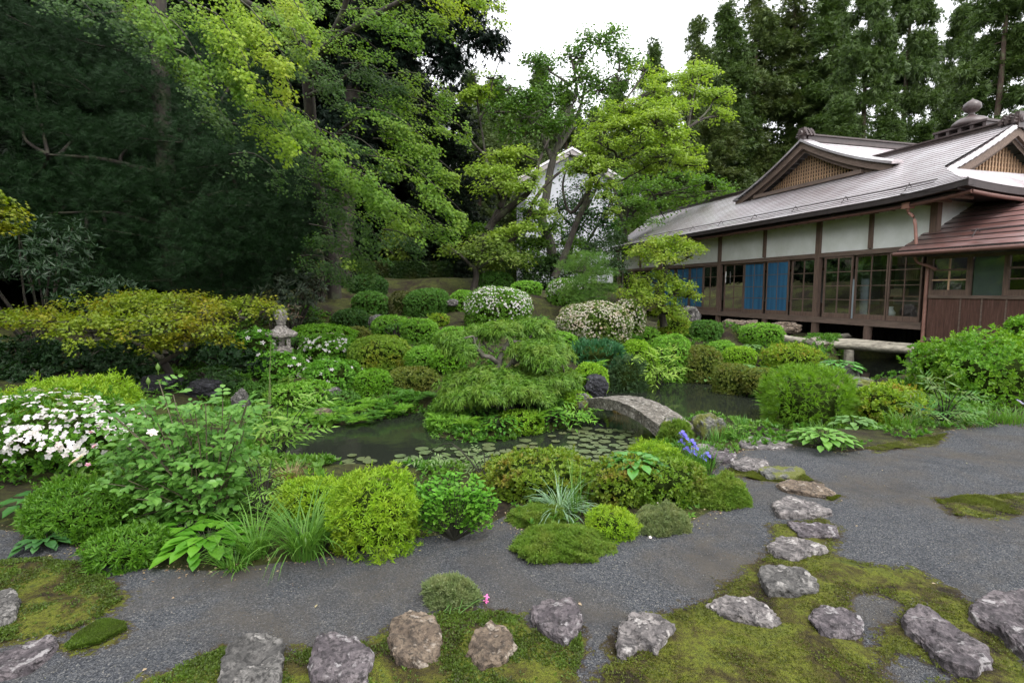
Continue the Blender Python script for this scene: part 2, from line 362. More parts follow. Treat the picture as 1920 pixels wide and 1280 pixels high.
# ground sheet: one grid, fine near the camera
def axis(parts):
    out = []
    for a, b, s in parts: out += list(np.arange(a, b - 1e-6, s))
    out.append(parts[-1][1]); return np.array(out)
gx = axis([(-400,-60,40),(-60,-20,4),(-20,-7,.7),(-7,-3.6,.12),(-3.6,5.2,.035),(5.2,12,.1),(12,20,.7),(20,60,4),(60,400,40)])
gy = axis([(-60,0,6),(0,1.9,.3),(1.9,6.4,.035),(6.4,14,.09),(14,30,.35),(30,60,3),(60,500,40)])
GX, GY = np.meshgrid(gx, gy); GZ = terr(GX, GY)
ms = moss_sd(GX, GY); gs = sdpoly(GX, GY, GRAVEL)
mossa = np.clip(.5 - ms / .3, 0, 1); grava = np.clip(.5 - gs / .12, 0, 1)
GZ = GZ + np.clip(-ms / .1, 0, 1) * (.012 + .008 * nz(np.stack([GX, GY, 0 * GX], -1), 14, 3)) + (GY < 9) * .003 * nz(np.stack([GX, GY, 0 * GX], -1), 30, 9)
ny, nx = GX.shape; i = np.arange(ny - 1)[:, None] * nx + np.arange(nx - 1)[None]
mb = MB(); mb.add(np.stack([GX, GY, GZ], -1).reshape(-1, 3), np.stack([i, i + 1, i + nx + 1, i + nx], -1).reshape(-1, 4), 0, True)
m, nt, N, L, bs = nodes('ground_mix')
def attr(nm):
    a = N.new('ShaderNodeAttribute'); a.attribute_name = nm; return a.outputs['Fac']
pos = wpos(N)
nf = noisen(N, L, 26, 5, .7, pos); nb = noisen(N, L, 5, 5, .6, pos)
nmix = mathn(N, L, 'ADD', mathn(N, L, 'MULTIPLY', nf, .6), mathn(N, L, 'MULTIPLY', nb, .5))
def edge(a, k=.9):
    q = mathn(N, L, 'ADD', a, mathn(N, L, 'MULTIPLY', mathn(N, L, 'SUBTRACT', nmix, .55), k))
    return ramp(N, L, q, [(.44, (0, 0, 0)), (.56, (1, 1, 1))])
# gravel: dark blue-grey grit with pale grains
vo = N.new('ShaderNodeTexVoronoi'); vo.inputs['Scale'].default_value = 170; L.new(pos, vo.inputs['Vector'])
bw = N.new('ShaderNodeSeparateColor'); L.new(vo.outputs['Color'], bw.inputs[0])
gcol = ramp(N, L, bw.outputs[0], [(0, (.024, .027, .032)), (.5, (.060, .064, .073)), (.93, (.120, .122, .126)), (1, (.22, .21, .19))])
gcol = mixc(N, L, ramp(N, L, noisen(N, L, 1.1, 5, .65, pos, .5), [(.45, (0, 0, 0)), (.64, (.9, .9, .9))]), gcol, (.082, .072, .06))
gcol = mixc(N, L, ramp(N, L, noisen(N, L, 2.3, 4, .65, pos), [(.5, (0, 0, 0)), (.72, (.5, .5, .5))]), gcol, (.03, .033, .04))
# moss
mcol = ramp(N, L, noisen(N, L, 3.2, 5, .7, pos, .4), [(.38, (.020, .014, .006)), (.46, (.06, .052, .009)), (.55, (.115, .13, .012)), (.68, (.07, .095, .014))])
mcol = mixc(N, L, ramp(N, L, noisen(N, L, 60, 4, .7, pos), [(.45, (0, 0, 0)), (.7, (.8, .8, .8))]), mcol, (.02, .016, .007))
# soil with leaf litter and thin moss
scol = ramp(N, L, noisen(N, L, 30, 6, .75, pos), [(.35, (.008, .005, .003)), (.55, (.022, .014, .009)), (.75, (.06, .036, .02))])
hill = ramp(N, L, noisen(N, L, 1.3, 6, .7, pos, 1.0), [(.4, (0, 0, 0)), (.58, (1, 1, 1))])
hm = ramp(N, L, noisen(N, L, 12, 5, .7, pos), [(.35, (.022, .030, .007)), (.65, (.078, .086, .017))])
scol = mixc(N, L, hill, scol, hm)
col = mixc(N, L, edge(attr('gravel'), .5), scol, gcol)
col = mixc(N, L, edge(mathn(N, L, 'ADD', attr('moss'), .08), 1.4), col, ramp(N, L, nf, [(.35, (.014, .010, .006)), (.7, (.075, .05, .03))])); col = mixc(N, L, edge(attr('moss'), 2.1), col, mcol)
L.new(col, bs.inputs['Base Color']); bs.inputs['Roughness'].default_value = .9; bs.inputs['Specular IOR Level'].default_value = .25
hh = mathn(N, L, 'ADD', mathn(N, L, 'MULTIPLY', vo.outputs['Distance'], 1.1), nf); bump(N, L, hh, .8, .012, bs)
g = mb.build('ground', m); tag(g, kind='structure')
for nm, arr in (('moss', mossa), ('gravel', grava)):
    a = g.data.attributes.new(nm, 'FLOAT', 'POINT'); a.data.foreach_set('value', arr.ravel().astype(np.float32))
# pond water
m, nt, N, L, bs = nodes('pond_water'); bs.inputs['Base Color'].default_value = (.016, .019, .014, 1); bs.inputs['Roughness'].default_value = .07
bs.inputs['IOR'].default_value = 1.33; bs.inputs['Specular IOR Level'].default_value = .6
bump(N, L, noisen(N, L, 2.2, 3, .5, wpos(N)), .12, .03, bs)
wx = axis([(-7, 12, .5)]); wy = axis([(4, 15, .5)])
mb = MB(); X, Y = np.meshgrid(wx, wy); k = len(wx); i = np.arange(len(wy) - 1)[:, None] * k + np.arange(k - 1)[None]
keep = sdpoly(X[:-1, :-1] + .25, Y[:-1, :-1] + .25, POND) < .9
mb.add(np.stack([X, Y, 0 * X + WZ], -1).reshape(-1, 3), np.stack([i, i + 1, i + k + 1, i + k], -1)[keep].reshape(-1, 4))
tag(mb.build('pond_water', m), kind='structure')

# ------------------------------------------------------------------ rocks
def rock_mat(name, c1, c2, lich=(.42, .38, .36), moss=0.0):
    m, nt, N, L, bs = nodes(name); tc = N.new('ShaderNodeTexCoord'); v = tc.outputs['Object']
    n1 = noisen(N, L, 9, 8, .7, v, .8); n2 = noisen(N, L, 34, 6, .7, v)
    col = ramp(N, L, n1, [(.3, tuple(q * .5 for q in c1)), (.45, c1), (.6, c2), (.74, lich)])
    col = mixc(N, L, ramp(N, L, n2, [(.47, (0, 0, 0)), (.58, (.85, .85, .85))]), col, tuple(q * .3 for q in c1))
    col = mixc(N, L, ramp(N, L, noisen(N, L, 15, 5, .6, v), [(.6, (0, 0, 0)), (.66, (.8, .8, .8))]), col, lich)
    if moss:
        col = mixc(N, L, ramp(N, L, noisen(N, L, 7, 5, .7, v), [(.62 - moss * .3, (0, 0, 0)), (.7 - moss * .3, (1, 1, 1))]), col, (.10, .11, .018))
    L.new(col, bs.inputs['Base Color']); bs.inputs['Roughness'].default_value = .85
    h = mathn(N, L, 'ADD', n1, mathn(N, L, 'MULTIPLY', n2, .5)); bump(N, L, h, 1.0, .03, bs); return m
RK = {'pale': rock_mat('rock_pale', (.11, .098, .096), (.235, .21, .20), (.42, .39, .37)), 'tan': rock_mat('rock_tan', (.10, .072, .05), (.20, .15, .105), (.33, .28, .23)),
      'purple': rock_mat('rock_purple', (.075, .062, .068), (.165, .14, .145), (.33, .31, .31)), 'grey': rock_mat('rock_grey', (.07, .066, .062), (.16, .15, .14), (.32, .30, .28)),
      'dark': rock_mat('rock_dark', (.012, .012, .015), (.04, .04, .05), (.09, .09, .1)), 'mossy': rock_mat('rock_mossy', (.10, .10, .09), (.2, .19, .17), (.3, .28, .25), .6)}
def fbm(v, s, o): return np.array([mnoise.fractal(Vector(q) * s + Vector((o, o * 1.7, 3)), 1.0, 2.0, 5) for q in v])
def flat_rock(label, px, h, mat, top=.62, z0=None, name='stepping_stone', cat='stone', group=None, seed=0):
    px = np.array(px, float); base = G(px[:, 0], px[:, 1], 0.0 if z0 is None else z0)
    c = base[:, :2].mean(0); zb = tz(*c); n = 72
    P2 = base[:, :2]; L_ = np.linalg.norm(np.roll(P2, -1, 0) - P2, axis=1); cum = np.concatenate([[0], np.cumsum(L_)]); t = np.linspace(0, cum[-1], n, endpoint=False)
    idx = np.clip(np.searchsorted(cum, t, 'right') - 1, 0, len(P2) - 1); f = ((t - cum[idx]) / L_[idx])[:, None]; o = P2[idx] * (1 - f) + np.roll(P2, -1, 0)[idx] * f
    for _ in range(2): o = (np.roll(o, 1, 0) + 2 * o + np.roll(o, -1, 0)) / 4
    size = np.ptp(o, axis=0).mean(); r = o - c
    an = np.arctan2(r[:, 1], r[:, 0]); r = r * (1 + .035 * nz(np.stack([np.cos(an), np.sin(an), 0 * an + seed], -1), 6, seed) + .02 * nz(np.stack([np.cos(an), np.sin(an), 0 * an + seed], -1), 16, seed + 3))[:, None]
    h = h * .62; prof = [(1.02, -.05), (1.02, .0), (1.01, .35), (.99, .68), (.96, .88), (.91, .97), (.81, 1.01), (.68, 1.03), (.57, 1.03), (.45, 1.03), (.33, 1.02), (.2, 1.02), (.09, 1.02)]
    V = []
    for s, zz in prof: V.append(np.concatenate([c + r * s, np.full((n, 1), zb + zz * h if zz >= 0 else zb - .06)], 1))
    V = np.concatenate(V + [np.array([[c[0], c[1], zb + h * 1.02]])])
    q = fbm(V, 7 / max(size, .2) * .35, seed * 3.1); q2 = fbm(V * [1, 1, 2.], 32, seed * 2.3)
    hgt = np.clip((V[:, 2] - zb) / h, 0, 1); V[:, 2] += hgt * (h * .45 * q + .007 * q2); nrm = unit(np.concatenate([V[:, :2] - c, np.zeros((len(V), 1))], 1)); V += nrm * (.012 * q2 + size * .03 * q)[:, None] * (hgt > 0.01)[:, None]
    k = len(prof); i = np.arange(k - 1)[:, None] * n; j = np.arange(n)[None]; jj = (j + 1) % n
    mb = MB(); mb.add(V, list(map(tuple, np.stack([i + j, i + jj, i + n + jj, i + n + j], -1).reshape(-1, 4))) + [((k - 1) * n + a, (k - 1) * n + (a + 1) % n, k * n) for a in range(n)], 0, False)
    off = np.array([c[0], c[1], zb]); ob = mb.build(name, RK[mat], off=off); ob.location = [float(q) for q in off]
    return tag(ob, label, cat, group)
def lump(label, u, vbase, Y, rx, rz, mat, name='rock', cat='rock', ry=None, rz_rot=0, seed=1, group=None, sink=.25):
    c = P(u, vbase, Y); c[2] = max(c[2], tz(c[0], c[1]))
    s = sph(1); nphi, nth = 28, 40
    th = np.linspace(0, math.pi, nphi); ph = np.arange(nth) / nth * 6.2832
    d = np.stack([np.sin(th)[:, None] * np.cos(ph), np.sin(th)[:, None] * np.sin(ph), np.cos(th)[:, None] + 0 * ph], -1).reshape(-1, 3)
    q = fbm(d, 1.2, seed * 4.7); q2 = fbm(d, 4, seed); e = np.sign(d) * np.abs(d) ** .8
    V = e * np.array([rx, ry or rx * .75, rz]) * (1 + .32 * q + .08 * q2)[:, None]
    cr, sr = math.cos(rz_rot), math.sin(rz_rot); V = V @ np.array([[cr, sr, 0], [-sr, cr, 0], [0, 0, 1]])
    V[:, 2] = V[:, 2] + rz * (1 - sink) - rz * .4
    i = np.arange(nphi - 1)[:, None] * nth; j = np.arange(nth)[None]; jj = (j + 1) % nth
    mb = MB(); mb.add(V, np.stack([i + j, i + nth + j, i + nth + jj, i + jj], -1).reshape(-1, 4), 0, False)
    ob = mb.build(name, RK[mat]); ob.location = [float(q) for q in c]; return tag(ob, label, cat, group)
STONES = [
 ('stepping stone just past the iris, first from the pond', [(1325,842),(1355,836),(1382,850),(1375,863),(1340,863)], .05, 'purple'),
 ('small stepping stone with a moss skirt, second from the pond', [(1372,866),(1400,858),(1440,866),(1440,880),(1400,883),(1375,878)], .05, 'pale'),
 ('mossy topped stepping stone, third from the pond', [(1418,886),(1440,878),(1500,880),(1510,890),(1490,900),(1440,900)], .06, 'mossy'),
 ('long cracked stepping stone, fourth from the pond', [(1452,910),(1480,903),(1540,912),(1572,930),(1550,935),(1510,930),(1470,922)], .05, 'tan'),
 ('pale oval stepping stone in mid gravel, fifth from the pond', [(1446,947),(1480,938),(1530,945),(1562,965),(1545,972),(1460,972)], .06, 'pale'),
 ('wedge shaped stepping stone, sixth from the pond', [(1476,985),(1510,982),(1570,992),(1573,1008),(1530,1011),(1500,1012)], .05, 'purple'),
 ('whitish ridged stepping stone above the wide moss patch', [(1438,1027),(1465,1012),(1520,1022),(1552,1038),(1520,1045),(1495,1056),(1450,1048)], .06, 'pale'),
 ('lumpy two humped stone at the top of the moss patch', [(1420,1085),(1430,1070),(1455,1068),(1480,1074),(1500,1072),(1535,1095),(1535,1118),(1490,1122),(1440,1120)], .07, 'grey'),
 ('long slanting light grey slab in the moss', [(1322,1139),(1360,1127),(1400,1128),(1440,1145),(1465,1165),(1450,1184),(1400,1172),(1345,1158)], .05, 'pale'),
 ('smooth oval purple stone in the moss', [(1512,1162),(1535,1143),(1580,1145),(1615,1170),(1620,1190),(1590,1204),(1545,1202)], .05, 'purple'),
 ('long knobbly stone slanting to the lower right corner', [(1688,1165),(1700,1150),(1730,1152),(1760,1170),(1810,1210),(1850,1235),(1858,1262),(1820,1277),(1770,1264),(1730,1222),(1700,1195)], .09, 'purple'),
 ('large angular rock cut by the right frame edge', [(1812,1150),(1850,1132),(1920,1130),(2010,1150),(2030,1270),(1920,1240),(1860,1190),(1815,1172)], .11, 'purple'),
 ('jagged pale stone beside the gap in the moss', [(1155,1242),(1160,1185),(1185,1157),(1230,1165),(1268,1185),(1250,1205),(1230,1235),(1215,1222),(1200,1225),(1170,1247)], .07, 'pale'),
 ('pointed reddish brown stone at the gravel edge', [(995,1152),(1030,1130),(1070,1130),(1092,1160),(1085,1195),(1060,1217),(1030,1205),(1000,1175)], .08, 'purple'),
 ('small triangular stone between two larger ones in the moss', [(873,1237),(890,1200),(920,1178),(950,1185),(970,1220),(940,1257),(900,1262)], .07, 'tan'),
 ('large rounded tan stone below the pink flowers', [(728,1212),(735,1175),(770,1160),(810,1165),(830,1200),(825,1242),(790,1260),(745,1252)], .08, 'tan'),
 ('dark purple rough stone at the bottom edge', [(580,1262),(590,1225),(620,1200),(660,1205),(700,1240),(690,1292),(590,1302)], .09, 'purple'),
 ('tall lichen covered stone at the bottom edge', [(412,1282),(425,1235),(460,1205),(500,1198),(530,1215),(532,1270),(520,1312),(420,1312)], .10, 'grey'),
 ('flat dark rock in the lower left corner', [(-60,1232),(0,1236),(60,1208),(105,1202),(112,1218),(60,1262),(0,1278),(-60,1272)], .06, 'purple'),
 ('rock at the left edge of the mossy patch', [(-60,1120),(0,1118),(28,1112),(38,1132),(30,1168),(0,1180),(-60,1180)], .08, 'grey'),
 ('flat reddish slab at the right pond edge', [(1385,830),(1400,820),(1450,820),(1490,833),(1460,842),(1400,840)], .05, 'pale'),
 ('flat stone lying at the iris roots', [(1293,846),(1298,832),(1325,826),(1352,830),(1345,846),(1318,852)], .06, 'pale'),
]
for k_, (lb, px, h, mt) in enumerate(STONES): flat_rock(lb, px, h, mt, seed=k_ + 1)
lump('black rounded rock at the far end of the stone bridge', 1118, 733, 8.5, .19, .17, 'dark', seed=2)
lump('mossy upright boulder at the near end of the stone bridge', 1328, 826, 6.15, .16, .20, 'mossy', seed=3)
lump('grey rock among the ferns on the left pond bank', 607, 800, 7.6, .17, .10, 'tan', seed=4)
lump('pale rock in shade at the left pond edge', 455, 800, 7.6, .12, .22, 'grey', seed=6)
lump('small stones beside the dark round shrub', 706, 612, 13.1, .2, .2, 'grey', seed=7)
lump('small squared rock on the slope by the box shaped shrub', 847, 570, 14.8, .16, .10, 'grey', seed=9)
lump('grey rock under a fern by the dark pool', 1582, 708, 9.6, .26, .14, 'grey', seed=10)
lump('moss capped yellow rock behind the feathery bush', 1600, 728, 8.9, .28, .14, 'mossy', seed=11)
lump('brown boulder under the veranda', 1390, 625, 14.2, .45, .22, 'tan', seed=12)
lump('second boulder under the veranda beside the bench end', 1470, 620, 14.6, .4, .18, 'tan', seed=13)
lump('boulder at the foot of the left veranda post', 1293, 600, 15.2, .3, .28, 'grey', seed=14)
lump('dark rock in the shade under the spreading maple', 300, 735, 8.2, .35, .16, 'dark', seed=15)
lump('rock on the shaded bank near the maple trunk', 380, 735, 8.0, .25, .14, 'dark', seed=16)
lump('stone half hidden below the loose azalea', 620, 742, 8.6, .16, .1, 'grey', seed=17)
lump('small stone in the moss behind the feathery junipers', 1405, 575 + 70, 13, .2, .1, 'grey', seed=18)
# upright slab and broken bricks on the island
c = P(951, 787, 7.45)
an = np.linspace(0, math.pi, 13); o = np.array([(-.07, -.05), (-.075, .12)] + [(-.075 * math.cos(a) , .17 + .08 * math.sin(a)) for a in an] + [(.075, .1), (.07, -.05)])
mb = MB(); n = len(o); V = np.concatenate([np.stack([o[:, 0], -.02 + 0 * o[:, 0], o[:, 1]], -1), np.stack([o[:, 0], .03 + 0 * o[:, 0], o[:, 1]], -1)])
mb.add(V, [tuple(range(n)), tuple(range(2 * n - 1, n - 1, -1))] + [(a, a + n, (a + 1) % n + n, (a + 1) % n) for a in range(n)])
ob = mb.build('stone_slab', RK['grey']); ob.location = [float(q) for q in c]; ob.rotation_euler = (-.15, .2, .2); tag(ob, 'small upright rounded stone slab leaning at the juniper trunk', 'stone')
BR = flat_mat('terracotta', (.30, .12, .07), .8, .4, 20, .004)
for u, v, r_, w, lb in ((925, 790, .5, .11, 'broken terracotta piece under the juniper, nearer the slab'), (936, 800, -.6, .08, 'smaller broken terracotta piece near the water')):
    mb = MB(); q = P(u, v, 7.1)
    prof = [(-w, 0), (-w * .6, .045), (0, .06), (w * .7, .04), (w, 0), (w * .8, -.02), (-w * .8, -.02)]
    n = len(prof); V = [(x, -.05, z) for x, z in prof] + [(x * .9, .05, z * .9) for x, z in prof]
    mb.add(V, [tuple(range(n)), tuple(range(2 * n - 1, n - 1, -1))] + [(a, a + n, (a + 1) % n + n, (a + 1) % n) for a in range(n)])
    ob = mb.build('roof_tile_shard', BR); ob.location = [float(x) for x in q]; ob.rotation_euler = (.1, .1, r_); tag(ob, lb, 'shard')
# ------------------------------------------------------------------ temple residence: local X runs along the facade (away from the camera), local Y outward to the pond
BD = unit(np.array([-.263, .965])); B0 = np.array([9.9, 12.8]); BN = np.array([-BD[1], BD[0]]); BRZ = math.atan2(BD[1], BD[0])
def loc(u, v, o=0.0):
    """photo pixel on the vertical plane y=o of the building frame -> (s, z)"""
    d = ray(u, v); t = (B0 @ BN + o) / (d[:2] @ BN); p = d * t
    return float((p[:2] - B0) @ BD), float(p[2] + CAM_H)
def wood(name, c, var=.35, sx=(1, 1, .12)): return flat_mat(name, c, .75, var, 22, .004, stretch=sx)
WOOD = wood('old_wood', (.135, .088, .066)); WOODH = wood('old_wood_beam', (.15, .105, .082), sx=(.12, 1, 1)); WOODL = wood('lattice_wood', (.52, .34, .21), .25)
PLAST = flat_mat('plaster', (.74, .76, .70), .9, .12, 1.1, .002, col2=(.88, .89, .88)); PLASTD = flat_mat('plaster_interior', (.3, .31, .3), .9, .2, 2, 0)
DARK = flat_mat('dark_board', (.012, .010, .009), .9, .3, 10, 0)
m, nt, N, L, bs = nodes('board_panel'); tc = N.new('ShaderNodeTexCoord'); mp = N.new('ShaderNodeMapping'); mp.inputs['Scale'].default_value = (6, 6, .5); L.new(tc.outputs['Object'], mp.inputs[0])
nn = noisen(N, L, 6, 7, .7, mp.outputs[0]); L.new(ramp(N, L, nn, [(.3, (.05, .024, .017)), (.55, (.11, .05, .036)), (.75, (.17, .10, .085))]), bs.inputs['Base Color']); bs.inputs['Roughness'].default_value = .65
BOARD = m
m, nt, N, L, bs = nodes('roof_metal'); tc = N.new('ShaderNodeTexCoord'); v = tc.outputs['Object']
n1 = noisen(N, L, .9, 5, .6, v); mp = N.new('ShaderNodeMapping'); mp.inputs['Scale'].default_value = (.5, 6, 3); L.new(v, mp.inputs[0]); n2 = noisen(N, L, 2.5, 5, .65, mp.outputs[0])
col = ramp(N, L, n1, [(.35, (.41, .355, .365)), (.65, (.61, .585, .60))]); col = mixc(N, L, ramp(N, L, n2, [(.5, (0, 0, 0)), (.75, (.6, .6, .6))]), col, (.50, .44, .45)); bs.inputs['Metallic'].default_value = .85; bs.inputs['Coat IOR'].default_value = 1.8
L.new(col, bs.inputs['Base Color']); L.new(ramp(N, L, n2, [(.3, (.48, .48, .48)), (.75, (.62, .62, .62))]), bs.inputs['Roughness'])
bs.inputs['Specular IOR Level'].default_value = .9; bs.inputs['Coat Weight'].default_value = .8; bs.inputs['Coat Roughness'].default_value = .18; ROOF = m
ROOFD = flat_mat('roof_edge', (.035, .026, .026), .55, .3, 6, .002); COPPER = flat_mat('copper_pipe', (.30, .15, .115), .45, .25, 9, .001); GUT = flat_mat('gutter_copper', (.13, .062, .05), .5, .25, 9, .001); RIDGE = flat_mat('ridge_metal', (.07, .05, .048), .4, .3, 4, .002)
m, nt, N, L, bs = nodes('window_glass'); gl = N.new('ShaderNodeBsdfGlossy'); gl.inputs['Roughness'].default_value = .03; tr = N.new('ShaderNodeBsdfTransparent'); tr.inputs[0].default_value = (.8, .85, .85, 1)
fr = N.new('ShaderNodeFresnel'); fr.inputs[0].default_value = 1.5; mx = N.new('ShaderNodeMixShader'); L.new(mathn(N, L, 'ADD', mathn(N, L, 'MULTIPLY', fr.outputs[0], 1.2), .05, True), mx.inputs[0]); L.new(tr.outputs[0], mx.inputs[1]); L.new(gl.outputs[0], mx.inputs[2])
bump(N, L, noisen(N, L, 5, 2, .5, wpos(N)), .15, .01, gl); L.new(mx.outputs[0], nt.nodes['Material Output'].inputs[0]); GLASS = m
m, nt, N, L, bs = nodes('blue_curtain'); bs.inputs['Base Color'].default_value = (.045, .20, .40, 1); bs.inputs['Roughness'].default_value = .6; tr = N.new('ShaderNodeBsdfTransparent'); tr.inputs[0].default_value = (.3, .6, .9, 1)
L.new(ramp(N, L, noisen(N, L, 9, 3, .5, (lambda mp_: (setattr(mp_.inputs['Scale'], 'default_value', (1, 1, .06)), L.new(wpos(N), mp_.inputs[0]), mp_.outputs[0])[2])(N.new('ShaderNodeMapping'))), [(.3, (.03, .13, .28)), (.7, (.06, .25, .46))]), bs.inputs['Base Color']); mx = N.new('ShaderNodeMixShader'); mx.inputs[0].default_value = .62; L.new(tr.outputs[0], mx.inputs[1]); L.new(bs.outputs[0], mx.inputs[2]); L.new(mx.outputs[0], nt.nodes['Material Output'].inputs[0]); BLUE = m  # darker vertical streaks paint the shade of the curtain folds

house = thing('temple_residence', 'long wooden residence on posts with white plaster band, glazed sashes and wet brown metal roof', 'building', (*B0, 0), BRZ)
SL, SE = 16.2, 15.5   # left end of the wall and of the eave
def rz_(o, s):
    t = np.clip((.8 - o) / 4.45, 0, 1); e = np.clip(1 - (s + 1.3) / 2.4, 0, 1) ** 2
    return 3.80 + 2.20 * (.86 * t + .14 * t * t) + .12 * e * (1 - t) ** 2
def courses(mb, oa, ob, n, sfun, zf, m=26, th=.013, mirror=False, skew=None):
    """stepped metal courses from the eave (oa) up to (ob); sfun(o) gives the two ends along the facade"""
    os_ = np.linspace(oa, ob, n + 1)
    for k in range(n):
        for (o1, o2, d1, d2) in ((os_[k], os_[k + 1], th, 0.002),):
            a0, a1 = sfun(o1); b0, b1 = sfun(o2)
            s1 = a0 + (a1 - a0) * np.linspace(0, 1, m) ** 1.5; s2 = b0 + (b1 - b0) * np.linspace(0, 1, m) ** 1.5
            f = (lambda o, s: (s, o)) if not mirror else (lambda o, s: (s, -7.3 - o))
            L1 = [(*f(o1, x), float(zf(o1, x)) + d1) for x in s1]; L2 = [(*f(o2, x), float(zf(o2, x)) + d2) for x in s2]; L0 = [(*f(o1, x), float(zf(o1, x)) - .004) for x in s1]
            q = np.arange(m - 1); mb.add(L0 + L1, np.stack([q, q + 1, q + m + 1, q + m], -1), 1); mb.add(L1 + L2, np.stack([q, q + 1, q + m + 1, q + m], -1))
def slope_ends(o):
    r = -1.3 + (.8 - o) if o > -1.1 else .7
    return r, SE + 4.0 * np.clip((.8 - o) / 4.45, 0, 1) ** 1.0
mb = MB(); courses(mb, .8, -3.65, 24, slope_ends, rz_); courses(mb, .8, -3.65, 12, slope_ends, rz_, mirror=True)
# side skirt below the gable
def side_z(o, s): return rz_(.8 - (s + 1.3), 9) + .14 * np.clip(1 - (.8 - o) / 2.4, 0, 1) ** 2 * (1 - np.clip((s + 1.3) / 2, 0, 1)) ** 2
ss = np.linspace(-1.3, .6, 10)
for k in range(9):
    s1, s2 = ss[k], ss[k + 1]; mN = 24
    o1 = np.linspace(.8 - (s1 + 1.3), -8.1 + (s1 + 1.3), mN); o2 = np.linspace(.8 - (s2 + 1.3), -8.1 + (s2 + 1.3), mN)
    A = [(s1, o, float(side_z(o, s1)) - .004) for o in o1] + [(s1, o, float(side_z(o, s1)) + .022) for o in o1] + [(s2, o, float(side_z(o, s2)) + .002) for o in o2]
    q = np.arange(mN - 1); mb.add(A, np.concatenate([np.stack([q, q + 1, q + mN + 1, q + mN], -1), np.stack([q + mN, q + mN + 1, q + 2 * mN + 1, q + 2 * mN], -1)]))
roof = mb.build('roof', [ROOF, ROOFD], house)
# eave board, soffit, rafters
mb = MB(); s1 = -1.3 + (SE + 1.3) * np.linspace(0, 1, 40) ** 1.5
def strip(pts_top, h, mb, inw):
    n = len(pts_top); T_ = np.array(pts_top); B_ = T_ - [0, 0, h]; C_ = B_ + np.array(inw)
    V = np.concatenate([T_, B_, C_]); q = np.arange(n - 1)
    mb.add(V, np.concatenate([np.stack([q, q + 1, q + n + 1, q + n], -1), np.stack([q + n, q + n + 1, q + 2 * n + 1, q + 2 * n], -1)]))
strip([(x, .79, float(rz_(.8, x)) - .005) for x in s1], .12, mb, (0, -.16, -.0))
strip([(x, .62, float(rz_(.8, x)) - .16) for x in s1 if x > -1.0], .05, mb, (0, -.62, .12))
oo = np.linspace(.8, -8.1, 24); strip([(-1.29, o, float(side_z(o, -1.3)) - .005) for o in oo], .15, mb, (.2, 0, 0))
strip([(-1.1, o, float(side_z(o, -1.3)) - .16) for o in oo[:20]], .04, mb, (1.3, 0, .12))
mb.build('eave_board', ROOFD, house)
mb = MB()
for x in np.arange(-.9, SE, .45): mb.box((x, 0.02, 3.60), (x + .06, .60, 3.66))
mb.build('rafters', WOOD, house)
# ridge
mb = MB(); mb.box((.70, -3.78, 5.86), (19.4, -3.52, 6.04)); mb.box((.66, -3.83, 6.04), (19.4, -3.47, 6.08)); mb.build('ridge_cap', RIDGE, house)
# gable at the near end
def gz(f): return 5.90 - 1.50 * (1.22 * f - .22 * f * f)
def verge_gable(name, s0, oc, half, zf, axis, face, lat_in, base, board=.26, parent=house, ov=.0, roll=True):
    """curved barge boards, lattice triangle and verge roll of a gable; axis 'o': triangle spans local y, 's': spans local x"""
    def mk(a, d, z): return (d, a, z) if axis == 'o' else (a, d, z)
    f = np.linspace(-1, 1, 31); a = oc + f * half; z = np.array([zf(abs(q)) for q in f])
    mb = MB(); n = len(f)
    V = [mk(x, s0, zz - .04) for x, zz in zip(a, z)] + [mk(x, s0, zz - .04 - board * (1 - .15 * abs(q))) for x, zz, q in zip(a, z, f)]
    V += [mk(x, s0 + .08 * face, zz - .04) for x, zz in zip(a, z)] + [mk(x, s0 + .08 * face, zz - .04 - board * (1 - .15 * abs(q))) for x, zz, q in zip(a, z, f)]
    q = np.arange(n - 1); mb.add(V, np.concatenate([np.stack([q, q + 1, q + n + 1, q + n], -1), np.stack([q + 2 * n, q + 3 * n, q + 3 * n + 1, q + 2 * n + 1], -1), np.stack([q + n, q + n + 1, q + 3 * n + 1, q + 3 * n], -1)]))
    # inner second board, set back
    V = [mk(x, s0 + .14 * face, zz - .05 - board * .8) for x, zz in zip(a, z)] + [mk(x, s0 + .14 * face, zz - .05 - board * 1.5) for x, zz in zip(a, z)]
    mb.add(V, np.stack([q, q + 1, q + n + 1, q + n], -1)); mb.build('barge_board', WOODH, parent)
    # lattice
    mb = MB(); dd = s0 + lat_in * face; top = lambda x: zf(min(1, abs(x - oc) / half)) - board * 1.25
    mb.add([mk(x, dd + .06 * face, base) for x in a] + [mk(x, dd + .06 * face, max(base, top(x))) for x in a], np.stack([q, q + 1, q + n + 1, q + n], -1), 1)
    for x in np.arange(oc - half + .15, oc + half - .1, .115):
        t = top(x)
        if t > base + .05:
            lo, hi = mk(x - .022, dd, base), mk(x + .022, dd + .03 * face, t); mb.box(np.minimum(lo, hi), np.maximum(lo, hi))
    for zz in np.arange(base + .1, zf(0), .13):
        w = [x for x in a if top(x) > zz]
        if w: lo, hi = mk(min(w), dd + .032 * face, zz - .018), mk(max(w), dd + .05 * face, zz + .018); mb.box(np.minimum(lo, hi), np.maximum(lo, hi))
    mb.build(name, [WOODL, DARK], parent)
    mb = MB(); lo, hi = mk(oc - half * .70, s0 + .02 * face, base - .14), mk(oc + half * .70, s0 + (lat_in + .1) * face, base - .01); mb.box(np.minimum(lo, hi), np.maximum(lo, hi)); mb.build('gable_sill', WOODH, parent)
verge_gable('gable_lattice', .66, -3.65, 2.7, gz, 'o', 1, .4, 4.70, .22)
